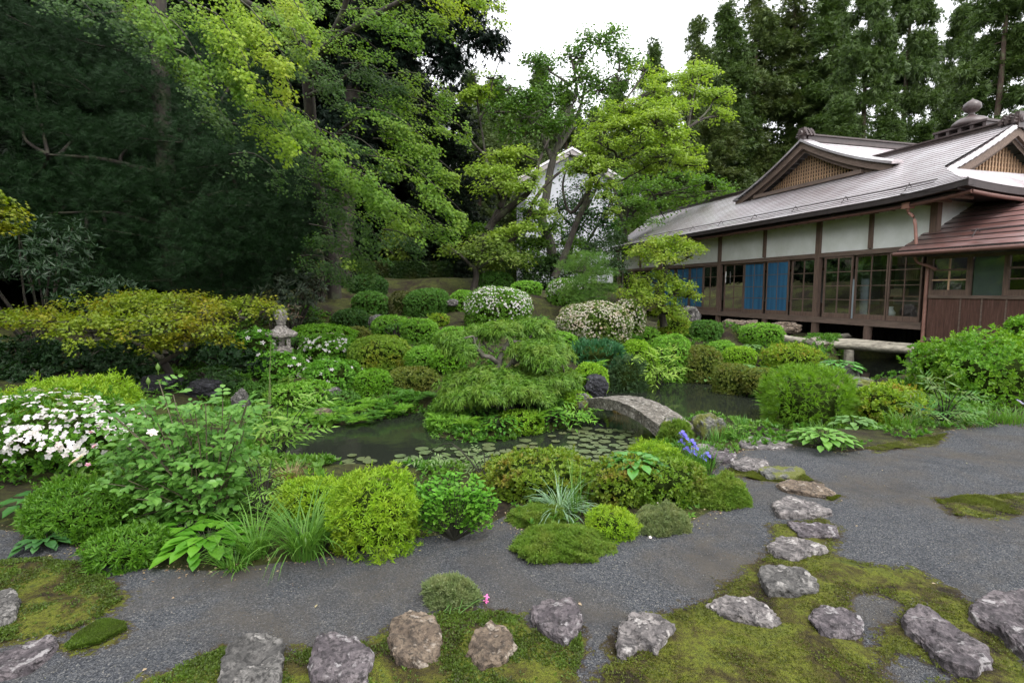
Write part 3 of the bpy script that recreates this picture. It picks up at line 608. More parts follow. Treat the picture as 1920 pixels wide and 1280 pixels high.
# rolled verge course of the near gable (front and back)
mb = MB()
for sg in (1, -1):
    f = np.linspace(0, 1, 16)
    for k in range(15):
        a, b = f[k], f[k + 1]; Vv = []
        for ff, dz in ((a, .055), (b, .03)):
            for (ds, hz) in ((0, -.03), (0.0, .03), (.06, .085), (.2, .10), (.36, .07), (.44, .0)):
                Vv.append((.62 + ds * 1.0, -3.65 + sg * ff * 2.74, gz(ff) + hz + dz - .02))
        mb.add(Vv, [(j, j + 1, j + 7, j + 6) for j in range(5)] + [(0, 1, 2, 3, 4, 5)], 0, False)
mb.build('verge_roll', ROOF, house)
# cross gable above the main slope
dz0, dsc, dhalf, dO = 6.92, 6.42, 3.55, -2.2
def dz_(f): return dz0 - 1.56 * (1.32 * f - .32 * f * f)
mb = MB()
for sg in (1, -1):
    f = np.linspace(1, 0, 15)
    for k in range(14):
        a, b = f[k], f[k + 1]; V = []
        for ff, d in ((a, -.004), (a, .02), (b, .002)):
            for o in (dO, -7.6): V.append((dsc + sg * ff * dhalf, o, dz_(ff) + d))
        mb.add(V, [(0, 1, 3, 2), (2, 3, 5, 4)])
mb.build('cross_gable_roof', ROOF, house)
mb = MB()
for sg in (1, -1):
    f = np.linspace(1, 0, 15); V = []
    for ff in f:
        for (do, hz) in ((.10, -.04), (.10, .04), (.0, .085), (-.2, .10), (-.36, .07), (-.4, .0)): V.append((dsc + sg * ff * dhalf, dO + do, dz_(ff) + hz))
    mb.add(V, [(i * 6 + j, i * 6 + j + 1, i * 6 + j + 7, i * 6 + j + 6) for i in range(14) for j in range(5)] + [(0, 1, 2, 3, 4, 5)])
mb.build('verge_roll', ROOF, house)
verge_gable('gable_lattice', dO, dsc, dhalf * .98, dz_, 's', -1, .5, 5.42, .24)
mb = MB(); mb.box((dsc - .16, -7.6, dz0 - .05), (dsc + .16, dO - .1, dz0 + .14)); mb.box((dsc - .22, -7.6, dz0 + .14), (dsc + .22, dO - .05, dz0 + .19)); mb.build('ridge_cap', RIDGE, house)
def oni(parent, x, y, z, ax):
    mb = MB()
    for k, (w, h) in enumerate(((.26, 0), (.22, .075), (.17, .15), (.10, .22))):
        p = [(-w, 0, z + h), (w, 0, z + h)]
        for off in (0, .16, .3):
            q = [(x + (a if ax == 's' else off), y + (a if ax == 'o' else -off), c) for a, _, c in p]
            if ax == 'o': q = [(x + off, y + a, c) for a, _, c in p]
            mb.tube(q, [.042, .042], 8, seg=1)
    if ax == 's': mb.box((x - .14, y - .05, z - .15), (x + .12, y + .06, z + .26))
    else: mb.box((x - .06, y - .14, z - .15), (x + .05, y + .12, z + .26))
    mb.tube([(x + (.07 if ax == 'o' else 0) * -1, y + (.07 if ax == 's' else 0), z + .08), (x - (.12 if ax == 'o' else 0), y + (.12 if ax == 's' else 0), z + .08)], [.11, .09], 12, seg=1)
    return mb.build('ridge_end_ornament', RIDGE, parent)
oni(house, dsc, dO + .02, dz0 + .16, 's'); oni(house, .66, -3.65, 5.98, 'o')
# snow guard rail and gutter
mb = MB(); X = np.linspace(-.35, 13.5, 15); mb.tube([(x, .38, float(rz_(.38, x)) + .10) for x in X], .014, 6, seg=1); mb.tube([(x, .46, float(rz_(.46, x)) + .06) for x in X], .010, 6, seg=1)
for x in np.arange(.3, 13.4, 1.75): mb.tube([(x, .30, float(rz_(.30, x)) + .02), (x, .38, float(rz_(.38, x)) + .15), (x, .52, float(rz_(.52, x)) + .02)], .012, 5, seg=1)
mb.build('snow_guard', ROOFD, house)
mb = MB(); X = np.linspace(-1.25, SE, 30); mb.tube([(x, .60, float(rz_(.8, x)) - .235) for x in X], .045, 8, seg=1); mb.tube([(-1.24, o, float(side_z(o, -1.3)) - .235) for o in np.linspace(.6, -6, 14)], .045, 8, seg=1); mb.build('gutter', GUT, house)
# walls
mb = MB(); mb.box((0, -.10, 2.70), (SL, -.02, 3.74)); mb.box((-.02, -6.9, .7), (.05, -.12, 3.80)); mb.build('plaster_wall', PLAST, house)
PX_POST = [(1350, 480), (1434, 475), (1535, 470), (1634, 440)]
S_POST = [loc(u, v)[0] for u, v in PX_POST]; S1, S2, S3, S4 = S_POST
S5 = loc(1240, 470)[0]; S6 = loc(1168, 480)[0]
def post(s, w, z0, z1, nm='post'):
    mb = MB(); mb.box((s - w / 2, -.09, z0), (s + w / 2, .05, z1)); return mb.build(nm, WOOD, house)
for s, w, z0 in ((S1, .15, .05), (S3, .16, .05), (-.08, .17, .0), (S5, .13, .1), (SL, .15, .1)): post(s, w, z0, 3.74)
for s in (S2, S4, S6, (S5 + S6) / 2): post(s, .10, 2.71, 3.74, 'wall_stud')
def stump(u):
    s = loc(u, 610)[0]; mb = MB(); mb.tube([(s, -.02, .0), (s + .01, -.02, .35), (s, -.02, .66)], [.11, .10, .105], 10, jit=.04); mb.build('floor_stump', WOOD, house)
stump(1433); stump(1627); stump(1285)
mb = MB(); mb.box((.02, -.12, .665), (SL, .07, .83)); mb.box((.02, -.12, 2.57), (SL, .035, 2.69)); mb.box((.02, -.12, 3.745), (SL, .035, 3.83)); mb.build('beams', WOODH, house)
mb = MB(); mb.box((.02, -2.9, .70), (SL, -.125, .80)); mb.build('floor_boards', WOODH, house)
# sashes: photo x limits at mid height, colour
SASH = [(1166, 1186, 0), (1187, 1210, 0), (1216, 1238, 1), (1244, 1263, 1), (1267, 1290, 1), (1292, 1316, 1), (1318, 1345, 0), (1356, 1392, 0), (1393, 1430, 1), (1437, 1478, 1), (1481, 1528, 0), (1544, 1597, 0), (1600, 1661, 0), (1665, 1728, 0)]
for u0, u1, blue in SASH:
    s1_, s0_ = loc(u0, 535)[0], loc(u1, 535)[0]; lean = .03 if u0 == 1665 else 0
    mb = MB(); z0, z1, y0, y1 = .835, 2.565, -.075, -.035; w = .04
    if u0 in (1544, 1665, 1318, 1437): y0, y1 = -.03, .01
    mb.box((s0_, y0, z0), (s0_ + w, y1, z1)); mb.box((s1_ - w, y0, z0), (s1_, y1, z1)); mb.box((s0_ + w, y0 + .002, z0), (s1_ - w, y1 - .002, z0 + .13)); mb.box((s0_ + w, y0 + .002, z1 - .05), (s1_ - w, y1 - .002, z1))
    f = mb.build('window_sash', WOOD, house)
    mb = MB(); mid = (s0_ + s1_) / 2; ym = (y0 + y1) / 2; mb.box((mid - .011, ym - .012, z0 + .13), (mid + .011, ym + .014, z1 - .05))
    for k in (1, 2, 3):
        zz = z0 + .13 + (z1 - .05 - z0 - .13) * k / 4; mb.box((s0_ + w, ym - .010, zz - .010), (s1_ - w, ym + .011, zz + .010))
    mb.build('muntins', WOOD, f)
    mb = MB(); mb.add([(s0_ + w, ym - .003, z0 + .13), (s1_ - w, ym - .003, z0 + .13), (s1_ - w, ym - .003, z1 - .05), (s0_ + w, ym - .003, z1 - .05)], [(0, 1, 2, 3)]); mb.build('glass_pane', GLASS, f)
    if blue:
        xs = np.linspace(s0_ + .02, s1_ - .02, 14); V = [(x, ym + .004 + .002 * math.sin(k * 2.1), z) for z in (.90, 2.53) for k, x in enumerate(xs)]
        mb = MB(); q = np.arange(13); mb.add(V, np.stack([q, q + 1, q + 15, q + 14], -1)); mb.build('blue_screen', BLUE, f)
# interior: inner wall with dark posts and pale panels, ceiling
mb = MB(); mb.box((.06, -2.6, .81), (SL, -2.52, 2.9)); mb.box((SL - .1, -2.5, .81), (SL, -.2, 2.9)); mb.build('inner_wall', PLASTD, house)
mb = MB(); mb.box((.06, -2.5, 2.75), (SL, -.13, 2.80)); mb.build('inner_ceiling', WOODH, house)
mb = MB()
for x in np.arange(1.3, SL, 1.8): mb.box((x, -2.50, .81), (x + .14, -2.42, 2.74))
mb.box((.1, -2.51, .81), (SL - .2, -2.44, 1.18)); mb.box((.1, -2.47, 2.3), (SL - .2, -2.41, 2.4)); mb.build('inner_posts', WOOD, house)
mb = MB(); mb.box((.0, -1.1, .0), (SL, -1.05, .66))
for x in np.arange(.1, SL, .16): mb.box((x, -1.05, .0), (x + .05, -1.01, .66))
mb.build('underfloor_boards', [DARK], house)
# copper downpipe
pp = [loc(u, v, .5) for u, v in ((1706, 390), (1706, 399), (1716, 412), (1718, 460))]
mb = MB(); mb.tube([(s, .56 - .02 * k, z) for k, (s, z) in enumerate(pp)], .036, 9); s, z = pp[0]; mb.box((s - .09, .47, z - .02), (s + .09, .65, z + .12)); s, z = loc(1718, 470, .5); mb.lathe([(.04, -.12), (.05, -.1), (.11, .04), (.115, .06), (.09, .06), (.05, -.06)], (s, .49, z), 12)
q = [loc(u, v, .4) for u, v in ((1718, 476), (1719, 492), (1730, 498), (1738, 505))]; mb.tube([(s, .49 - .12 * k, z) for k, (s, z) in enumerate(q)], .034, 9)
s, z = loc(1741, 500, .1); mb.tube([(s, .12, z), (s, .12, 1.5), (s, .12, .12)], .042, 9); mb.build('downpipe', COPPER, house)
# log step bench in front of the veranda
def wl(u, v, o): s, z = loc(u, v, o); return np.array([*(B0 + BD * s + BN * o), z])

# ------------------------------------------------------------------ boarded wing
m = ROOF.copy(); m.name = 'roof_metal_red'; ROOFR = m
for q_ in m.node_tree.nodes:
    if q_.type == 'VALTORGB' and q_.color_ramp.elements[0].position > .34 and q_.color_ramp.elements[0].color[0] > .3: q_.color_ramp.elements[0].color = (.13, .055, .045, 1); q_.color_ramp.elements[1].color = (.27, .13, .115, 1)
    if q_.type == 'BSDF_PRINCIPLED': q_.inputs['Metallic'].default_value = .35
wing = thing('boarded_wing', 'low wing with reddish brown boards below dark panes and a lapped red-brown roof', 'building', (*B0, 0), BRZ)
def wz(o, s): return 2.52 + .56 * (.78 - o)
mb = MB(); os_ = np.linspace(.78, -2.0, 13)
for k in range(12):
    o1, o2 = os_[k], os_[k + 1]; x = (.17, -9.0)
    V = [(a, o1, wz(o1, 0) - .01) for a in x] + [(a, o1, wz(o1, 0) + .022) for a in x] + [(a, o2, wz(o2, 0) + .002) for a in x]; mb.add(V[:4], [(0, 1, 3, 2)], 1); mb.add(V[2:], [(0, 1, 3, 2)])
mb.build('roof', [ROOFR, ROOFD], wing)
mb = MB(); mb.box((-9, .70, 2.41), (.16, .77, 2.51)); mb.box((-9, .20, 2.395), (.1, .698, 2.41)); V = [(.165, .78, 2.42), (.165, .78, 2.52), (.165, -2.0, 4.08), (.165, -2.0, 3.96)]; mb.add(V, [(0, 1, 2, 3)]); mb.build('eave_board', ROOFD, wing)
mb = MB(); mb.tube([(.2, .83, 2.45), (-9, .83, 2.43)], .05, 9, seg=1); mb.build('gutter', GUT, wing)
mb = MB(); mb.tube([(-1.1, .3, wz(.3, 0) + .09), (-8.6, .3, wz(.3, 0) + .09)], .013, 6, seg=1)
for x in np.arange(-1.2, -8.6, -1.2): mb.tube([(x, .2, wz(.2, 0) + .02), (x, .3, wz(.3, 0) + .13), (x, .42, wz(.42, 0) + .02)], .01, 5, seg=1)
mb.build('snow_guard', ROOFD, wing)
WO = .16
xs = [-.17] + [loc(u, 520, WO)[0] for u in (1816, 1886)] + [-3.1, -4.4, -5.8, -7.4, -9]
mb = MB(); pa = [-.17] + [loc(u, 600, WO)[0] for u in (1798, 1838, 1884)] + [-2.6, -3.3, -4, -4.7, -5.4, -6.2, -7, -8, -9]
for a, b in zip(pa[:-1], pa[1:]): mb.box((b + .008, WO - .05, .50), (a - .008, WO - .012, 1.43))
mb.build('wall_boards', BOARD, wing)
mb = MB()
for a in pa[1:]: mb.box((a - .014, WO - .012, .50), (a + .014, WO + .004, 1.43))
mb.box((-9, WO - .05, 1.43), (-.17, WO + .02, 1.50)); mb.box((-9, WO - .05, .43), (-.17, WO + .015, .498)); mb.box((-9, WO - .05, 2.33), (-.17, WO + .015, 2.42)); mb.build('wall_battens', WOODH, wing)
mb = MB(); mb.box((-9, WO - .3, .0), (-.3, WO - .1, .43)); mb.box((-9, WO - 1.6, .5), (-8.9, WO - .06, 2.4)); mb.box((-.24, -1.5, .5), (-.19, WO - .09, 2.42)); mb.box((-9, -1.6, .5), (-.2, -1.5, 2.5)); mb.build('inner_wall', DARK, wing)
for i_, (a, b) in enumerate(zip(xs[:-1], xs[1:])):
    mb = MB(); w = .05
    mb.box((b, WO - .05, 1.50), (b + w, WO, 2.33)); mb.box((a - w, WO - .05, 1.50), (a, WO, 2.33))
    if i_ % 2 == 0:
        mb.box((b + w, WO - .048, 1.50), (a - w, WO - .004, 1.62)); mb.box((b + w, WO - .045, 2.05), (a - w, WO - .006, 2.09)); f = mb.build('window_sash', WOOD, wing)
        mb = MB(); c = (a + b) / 2; mb.box((c - .013, WO - .04, 1.62), (c + .013, WO - .01, 2.33)); mb.box((b + w, WO - .036, 1.83), (a - w, WO - .012, 1.86)); mb.build('muntins', WOODL if i_ == 0 else WOOD, f)
    else: f = mb.build('window_sash', WOOD, wing)
    mb = MB(); mb.add([(b + w, WO - .03, 1.5), (a - w, WO - .03, 1.5), (a - w, WO - .03, 2.33), (b + w, WO - .03, 2.33)], [(0, 1, 2, 3)]); mb.build('glass_pane', GLASS, f)
    if i_ % 2: mb = MB(); mb.box((b + w, WO - .10, 1.5), (a - w, WO - .08, 2.33)); mb.build('grey_shutter', flat_mat('grey_shutter', (.10, .115, .115), .5, .15, 3, 0), f)

# things inside the glazed room and on the ledge
def bobj(name, label, cat, build, mat, s, o, z, group=None, rz=0):
    mb = MB(); build(mb); ob = mb.build(name, mat); p = B0 + BD * s + BN * o; ob.location = (p[0], p[1], z); ob.rotation_euler = (0, 0, BRZ + rz); return tag(ob, label, cat, group)
s, z = loc(1605, 560, -.7)
def scr(mb):
    for k in range(3): mb.box((-.46 + .31 * k, -.02 + .03 * (k % 2), 0), (-.16 + .31 * k, .01 + .03 * (k % 2), 1.12))
bobj('folding_screen', 'pale blue-white paper screen standing behind the glass', 'screen', scr, flat_mat('paper', (.55, .62, .68), .8, .06, 5, 0), s, -.6, .81)
s0_, _ = loc(1696, 520, -1.3)
shelf = thing('bookshelf', 'open wooden shelf seen through the rightmost glazed sash', 'shelf', (*(B0 + BD * s0_ + BN * -1.4), .81), BRZ)
mb = MB(); mb.box((-.55, -.18, 0), (-.51, .18, 1.75)); mb.box((.51, -.18, 0), (.55, .18, 1.75)); mb.build('side_panel', WOOD, shelf)
mb = MB()
for zz in (.05, .62, 1.06, 1.5): mb.box((-.51, -.18, zz), (.51, .18, zz + .03))
mb.build('shelf_board', WOODL, shelf)
PAP = flat_mat('cardboard', (.5, .42, .25), .8, .1, 8, 0)
for k, (dx, zz, w, h, lb) in enumerate(((-.2, 1.09, .36, .3, 'row of cream files on the middle shelf of the bookshelf'), (.25, 1.53, .3, .22, 'cream box on the top shelf of the bookshelf'), (.2, .65, .34, .2, 'cream box on the lower shelf of the bookshelf'))):
    def bx(mb, w=w, h=h):
        for j in range(6): mb.box((-w / 2 + j * w / 6 + .003, -.12, 0), (-w / 2 + (j + 1) * w / 6 - .003, .12, h * (1 - .03 * (j % 3))))
    bobj('file_box', lb, 'box', bx, PAP, s0_ + dx, -1.4, .81 + zz)
s, z = loc(1667, 588, -.3)
bobj('vase', 'small white vase standing on the ledge behind the last sash', 'vase', lambda mb: mb.lathe([(.0, 0), (.07, 0), (.05, .03), (.10, .12), (.12, .22), (.06, .30), (.05, .34), (.075, .38), (.06, .38), (.0, .3)], sides=16), flat_mat('porcelain', (.6, .62, .62), .25, .05, 5, 0), s, -.35, .81)
# small white charm hanging at the left post
s, z = loc(1361, 520, .03); bobj('paper_charm', 'small white paper charm hanging on the sash right of the left post', 'charm', lambda mb: (mb.box((-.03, 0, 0), (.03, .012, .16)), mb.box((-.015, .002, -.2), (.015, .010, -.003)), mb.box((-.02, .001, .163), (.02, .011, .22))), flat_mat('paper_white', (.75, .75, .75), .8, .05, 5, 0), s, .03, z)

# weathered timber step, its supports
LOGM = flat_mat('weathered_log', (.13, .115, .085), .9, .45, 14, .015, stretch=(.25, 1, 1), col2=(.33, .30, .24))
bench = thing('log_walkway', 'weathered log planks laid over the dark pool in front of the veranda', 'walkway', P(1600, 690, 11.7))
bo = np.array(bench.location)
def bt(name, pts, rad, sides=10, flat=.5, mat=LOGM, jit=.05):
    mb = MB(); pts = np.array(pts) - bo; mb.tube(pts, rad, sides, jit=jit); zc = np.interp(mb.v[0][:, 0], pts[np.argsort(pts[:, 0]), 0], pts[np.argsort(pts[:, 0]), 2]); mb.v[0][:, 2] = zc + (mb.v[0][:, 2] - zc) * flat
    if len(mb.v) > 1: mb.v[1] = mb.v[0][-sides:].copy(); mb.v[2] = mb.v[0][:sides].copy()
    return mb.build(name, mat, bench)
bt('plank', [P(1528, 645, 12.3), P(1580, 647, 12.1), P(1650, 652, 11.7), P(1722, 658, 11.2), P(1770, 662, 10.9)], [.13, .16, .17, .15, .12], flat=.55)
bt('plank', [P(1528, 640, 12.6), P(1600, 641, 12.4), P(1660, 646, 12.1), P(1730, 650, 11.7)], [.12, .13, .12, .10], flat=.6)
bt('round_log', [P(1462, 633, 12.9), P(1500, 640, 12.7), P(1545, 646, 12.4)], [.09, .10, .10], flat=1)
bt('cross_beam', [P(1520, 640, 12.3), P(1548, 635, 13.2), P(1590, 630, 14.6)], [.11, .10, .10], 4, flat=.8, jit=0)
for u, v0, Y in ((1592, 655, 12.0), (1712, 664, 11.4)):
    a = P(u, v0, Y); bt('support_post', [a, a - [0, 0, .3], a - [.02, 0, .62]], [.10, .11, .12], flat=1)

# ------------------------------------------------------------------ hall behind with lantern ridge, storehouse
hall = thing('temple_hall', 'larger hall roof behind the residence with a louvred ridge lantern and onion finial', 'building', (*B0, 0), BRZ)
mb = MB(); mb.box((-6, -16, 0), (5, -9.6, 5.3)); mb.build('wall', PLAST, hall)
mb = MB(); zr = 6.75; E = [(-7.2, -8.3, 5.0), (6.2, -8.3, 5.0), (6.2, -17.2, 5.0), (-7.2, -17.2, 5.0)]; Rr = [(-3.5, -12.8, zr), (2.5, -12.8, zr)]
mb.add(E + Rr, [(0, 1, 5, 4), (1, 2, 5), (2, 3, 4, 5), (3, 0, 4), (0, 3, 2, 1)]); mb.build('roof', ROOF, hall)
a = loc(1757, 258, -9.5); b = loc(1848, 226, -9.5); s0_, s1_, zt = b[0], a[0], (a[1] + b[1]) / 2 + .12
cup = MB(); 
cup.box((s0_, -10.3, zt - 1.6), (s1_, -9.5, zt - .62))
for k in range(5): x = s0_ + (s1_ - s0_) * k / 4; cup.box((x - .06, -10.35, zt - .62), (x + .06, -9.45, zt - .08))
cup.box((s0_ - .12, -10.4, zt - .08), (s1_ + .12, -9.4, zt)); cu = cup.build('ridge_lantern', RIDGE, hall)
mb = MB()
for k in range(4):
    x0 = s0_ + (s1_ - s0_) * k / 4 + .12; x1 = s0_ + (s1_ - s0_) * (k + 1) / 4 - .12; t = np.linspace(0, math.pi, 9)
    n = 9; c_ = (x0 + x1) / 2; w = (x1 - x0) / 2; V = [(c_ + w * math.cos(q), -9.52, zt - .6 + .36 * math.sin(q)) for q in t]; mb.add(V, [tuple(range(n))])
mb.build('verdigris_panel', flat_mat('verdigris', (.16, .45, .42), .7, .2, 5, 0), cu)
s, z = loc(1821, 222, -9.9)
mb = MB(); mb.lathe([(.0, .0), (.62, .0), (.60, .12), (.45, .26), (.2, .36), (.11, .42), (.10, .50), (.22, .56), (.30, .68), (.28, .82), (.16, .93), (.05, .99), (0, 1.06)], (s, -9.9, zt), 20); mb.build('onion_finial', RIDGE, hall)
sto = thing('storehouse', 'white plastered storehouse gable behind the maples', 'building', P(1068, 500, 34), R(4))
mb = MB(); w, hz, H0, dp = 2.8, 6.6, 0, 7
mb.add([(-w, 0, -1), (w, 0, -1), (w, 0, 5.4), (0, 0, 7.0), (-w, 0, 5.4), (-w, dp, -1), (w, dp, -1), (w, dp, 5.4), (0, dp, 7.0), (-w, dp, 5.4)], [(0, 1, 2, 3, 4), (1, 6, 7, 2), (5, 0, 4, 9), (6, 5, 9, 8, 7)]); mb.build('wall', flat_mat('white_plaster', (.46, .47, .50), .9, .05, 1.5, 0), sto)
mb = MB(); t_ = .14
for sg in (1, -1):
    a = np.array([(0, -.55, 7.08), (0, dp + .3, 7.08), (sg * (w + .5), dp + .3, 5.22), (sg * (w + .5), -.55, 5.22)]); mb.add(np.concatenate([a, a + [0, 0, t_]]), [(0, 1, 2, 3), (4, 7, 6, 5), (0, 3, 7, 4), (2, 3, 7, 6)])
mb.build('roof', ROOF, sto); mb = MB(); mb.box((-.35, -.03, 6.15), (.25, -.005, 6.45)); mb.build('vent_window', DARK, sto)
mb = MB()
for sg in (1, -1):
    a = np.array([(0, -.5, 7.07), (sg * (w + .48), -.5, 5.2), (sg * (w + .48), -.5, 4.95), (0, -.5, 6.78)]); mb.add(a, [(0, 1, 2, 3)])
    a = np.array([(0, -.5, 6.78), (sg * (w + .48), -.5, 4.95), (sg * (w + .48), -.01, 4.95), (0, -.01, 6.78)]); mb.add(a, [(0, 1, 2, 3)])
mb.build('barge_board', flat_mat('stone_eave', (.32, .29, .28), .8, .1, 3, 0), sto)

# ------------------------------------------------------------------ stone lantern
SLM = rock_mat('lantern_stone', (.26, .23, .21), (.40, .36, .33), (.5, .46, .43))
lc = P(529, 658, 9.9); lz = lc[2] - .35
lan = thing('stone_lantern', 'pale stone lantern with round finial among azaleas', 'lantern', (lc[0], lc[1], lz), .35)
def rect_tier(mb, z0, a0, z1, a1):
    V = [(sx * a0, sy * a0, z0) for sx, sy in ((-1, -1), (1, -1), (1, 1), (-1, 1))] + [(sx * a1, sy * a1, z1) for sx, sy in ((-1, -1), (1, -1), (1, 1), (-1, 1))]
    mb.add(V, [(0, 3, 2, 1), (4, 5, 6, 7), (0, 1, 5, 4), (1, 2, 6, 5), (2, 3, 7, 6), (3, 0, 4, 7)])
mb = MB(); mb.lathe([(.16, 0), (.12, .05), (.10, .3)], sides=14); mb.build('post', SLM, lan)
mb = MB(); rect_tier(mb, .30, .13, .34, .19); rect_tier(mb, .34, .19, .39, .19); rect_tier(mb, .39, .19, .41, .15); mb.build('platform', SLM, lan)
mb = MB()
for sx in (-1, 1):
    for sy in (-1, 1): mb.box((sx * .12 - .03, sy * .12 - .03, .41), (sx * .12 + .03, sy * .12 + .03, .60))
    mb.box((sx * .115 - .02, -.09, .41), (sx * .115 + .02, .09, .45)); mb.box((sx * .115 - .02, -.09, .57), (sx * .115 + .02, .09, .60)); mb.box((-.09, sx * .115 - .02, .41), (.09, sx * .115 + .02, .45)); mb.box((-.09, sx * .115 - .02, .57), (.09, sx * .115 + .02, .60))
mb.box((-.05, -.05, .412), (.05, .05, .598)); mb.build('fire_box', SLM, lan)
mb = MB(); hx = []
for zz, rr_ in ((.60, .15), (.615, .275), (.655, .285), (.70, .22), (.76, .14), (.82, .085), (.84, .07)):
    for k in range(24):
        a = k / 24 * 6.2832; c6 = math.cos(math.pi / 6) / math.cos((a % (math.pi / 3)) - math.pi / 6); lift = .03 * max(0, (c6 - .86) / .14) * (rr_ > .2); hx.append((rr_ * c6 * math.cos(a), rr_ * c6 * math.sin(a), zz + lift))
mb.add(hx, [(i * 24 + j, i * 24 + (j + 1) % 24, (i + 1) * 24 + (j + 1) % 24, (i + 1) * 24 + j) for i in range(6) for j in range(24)] + [tuple(range(144, 168))]); mb.build('cap', SLM, lan)
mb = MB(); mb.lathe([(.07, .84), (.085, .86), (.075, .88), (.105, .93), (.12, .985), (.115, 1.02), (.11, 1.03), (.115, 1.04), (.10, 1.09), (.05, 1.13), (0, 1.145)], sides=20); mb.build('finial', SLM, lan)

# ------------------------------------------------------------------ arched stone bridge
A = P(1097, 742, 7.9); B = P(1236, 812, 6.15); A[2] = -.02; B[2] = -.08
A = np.append(P(1098, 752, 7.7)[:2], .02); B = np.append(P(1252, 812, 6.15)[:2], -.06)
dr = unit(B - A); sd_ = np.array([-dr[1], dr[0], 0]); sd_ = sd_ if sd_[1] > 0 else -sd_; Lb = np.linalg.norm((B - A)[:2])
m = rock_mat('bridge_stone', (.12, .105, .085), (.24, .22, .19), (.40, .38, .34)); BRM = m
br = thing('stone_bridge', 'gently arched stone slab bridge from the island to the near bank', 'bridge', A)
for k in range(2):
    w0, w1 = (0.0, .235) if k == 0 else (.245, .47); mb = MB(); V = []; n = 26
    for i in range(n):
        t = i / (n - 1); p = (B - A) * t; arch = .15 * math.sin(math.pi * t) ** .9 if 0 < t < 1 else 0
        for w_, zz in ((w0, arch), (w1, arch), (w1, arch - .145 - .03 * (1 - arch / .15)), (w0, arch - .145 - .03 * (1 - arch / .15))):
            V.append(p + sd_ * w_ + np.array([0, 0, zz]) + rng.normal(0, .004, 3))
    mb.add(V, [(i * 4 + j, i * 4 + (j + 1) % 4, (i + 1) * 4 + (j + 1) % 4, (i + 1) * 4 + j) for i in range(n - 1) for j in range(4)] + [(0, 1, 2, 3), (n * 4 - 1, n * 4 - 2, n * 4 - 3, n * 4 - 4)]); mb.build('slab', BRM, br)
lump('stone block carrying the far end of the bridge', 1092, 765, 7.75, .15, .16, 'mossy', seed=21)
lump('stone block carrying the near end of the bridge', 1262, 828, 6.2, .16, .15, 'mossy', seed=22)
# ------------------------------------------------------------------ foliage generators
def rosettes(mb, p, nrm, kind, size, k=5, tilt=(.5, 1.25), mi=0, sj=.3):
    n = len(p); t1 = unit(np.cross(nrm, rng.standard_normal((n, 3)))); t2 = np.cross(nrm, t1)
    for i in range(k):
        a = 6.283 * i / k + rng.uniform(-.6, .6, n); th = rng.uniform(*tilt, n)
        d = nrm * np.cos(th)[:, None] + (t1 * np.cos(a)[:, None] + t2 * np.sin(a)[:, None]) * np.sin(th)[:, None]
        place(mb, kind, p + d * size * .1, d, nrm + .25 * rng.standard_normal((n, 3)), size * rng.uniform(1 - sj, 1 + sj, n), mi)
def dome_pts(n, c, r, amp=.06, fr=2.6, seed=0, zmin=-.88, jit=.10, ex=2.3):
    d = sph(n, zmin); e = np.abs(d) ** (2 / ex) * np.sign(d); e = e / (np.abs(e) ** ex).sum(1)[:, None] ** (1 / ex); hy = np.hypot(e[:, 0], e[:, 1]) + .05; fl_ = np.where(e[:, 2] < 0, (1 / hy) ** .8, 1)[:, None]; e = e * np.concatenate([fl_, fl_, np.ones_like(fl_)], 1)
    rr = 1 + amp * nz(d, fr, seed) + .05 * nz(d, 1.3, seed + 9) + amp * .6 * nz(d, fr * 2.6, seed + 5)
    p = np.asarray(c) + e * np.asarray(r) * (rr * (1 - jit * rng.random(n) ** 1.5))[:, None]
    return p, unit(e / np.asarray(r))
LM = leaf_mat
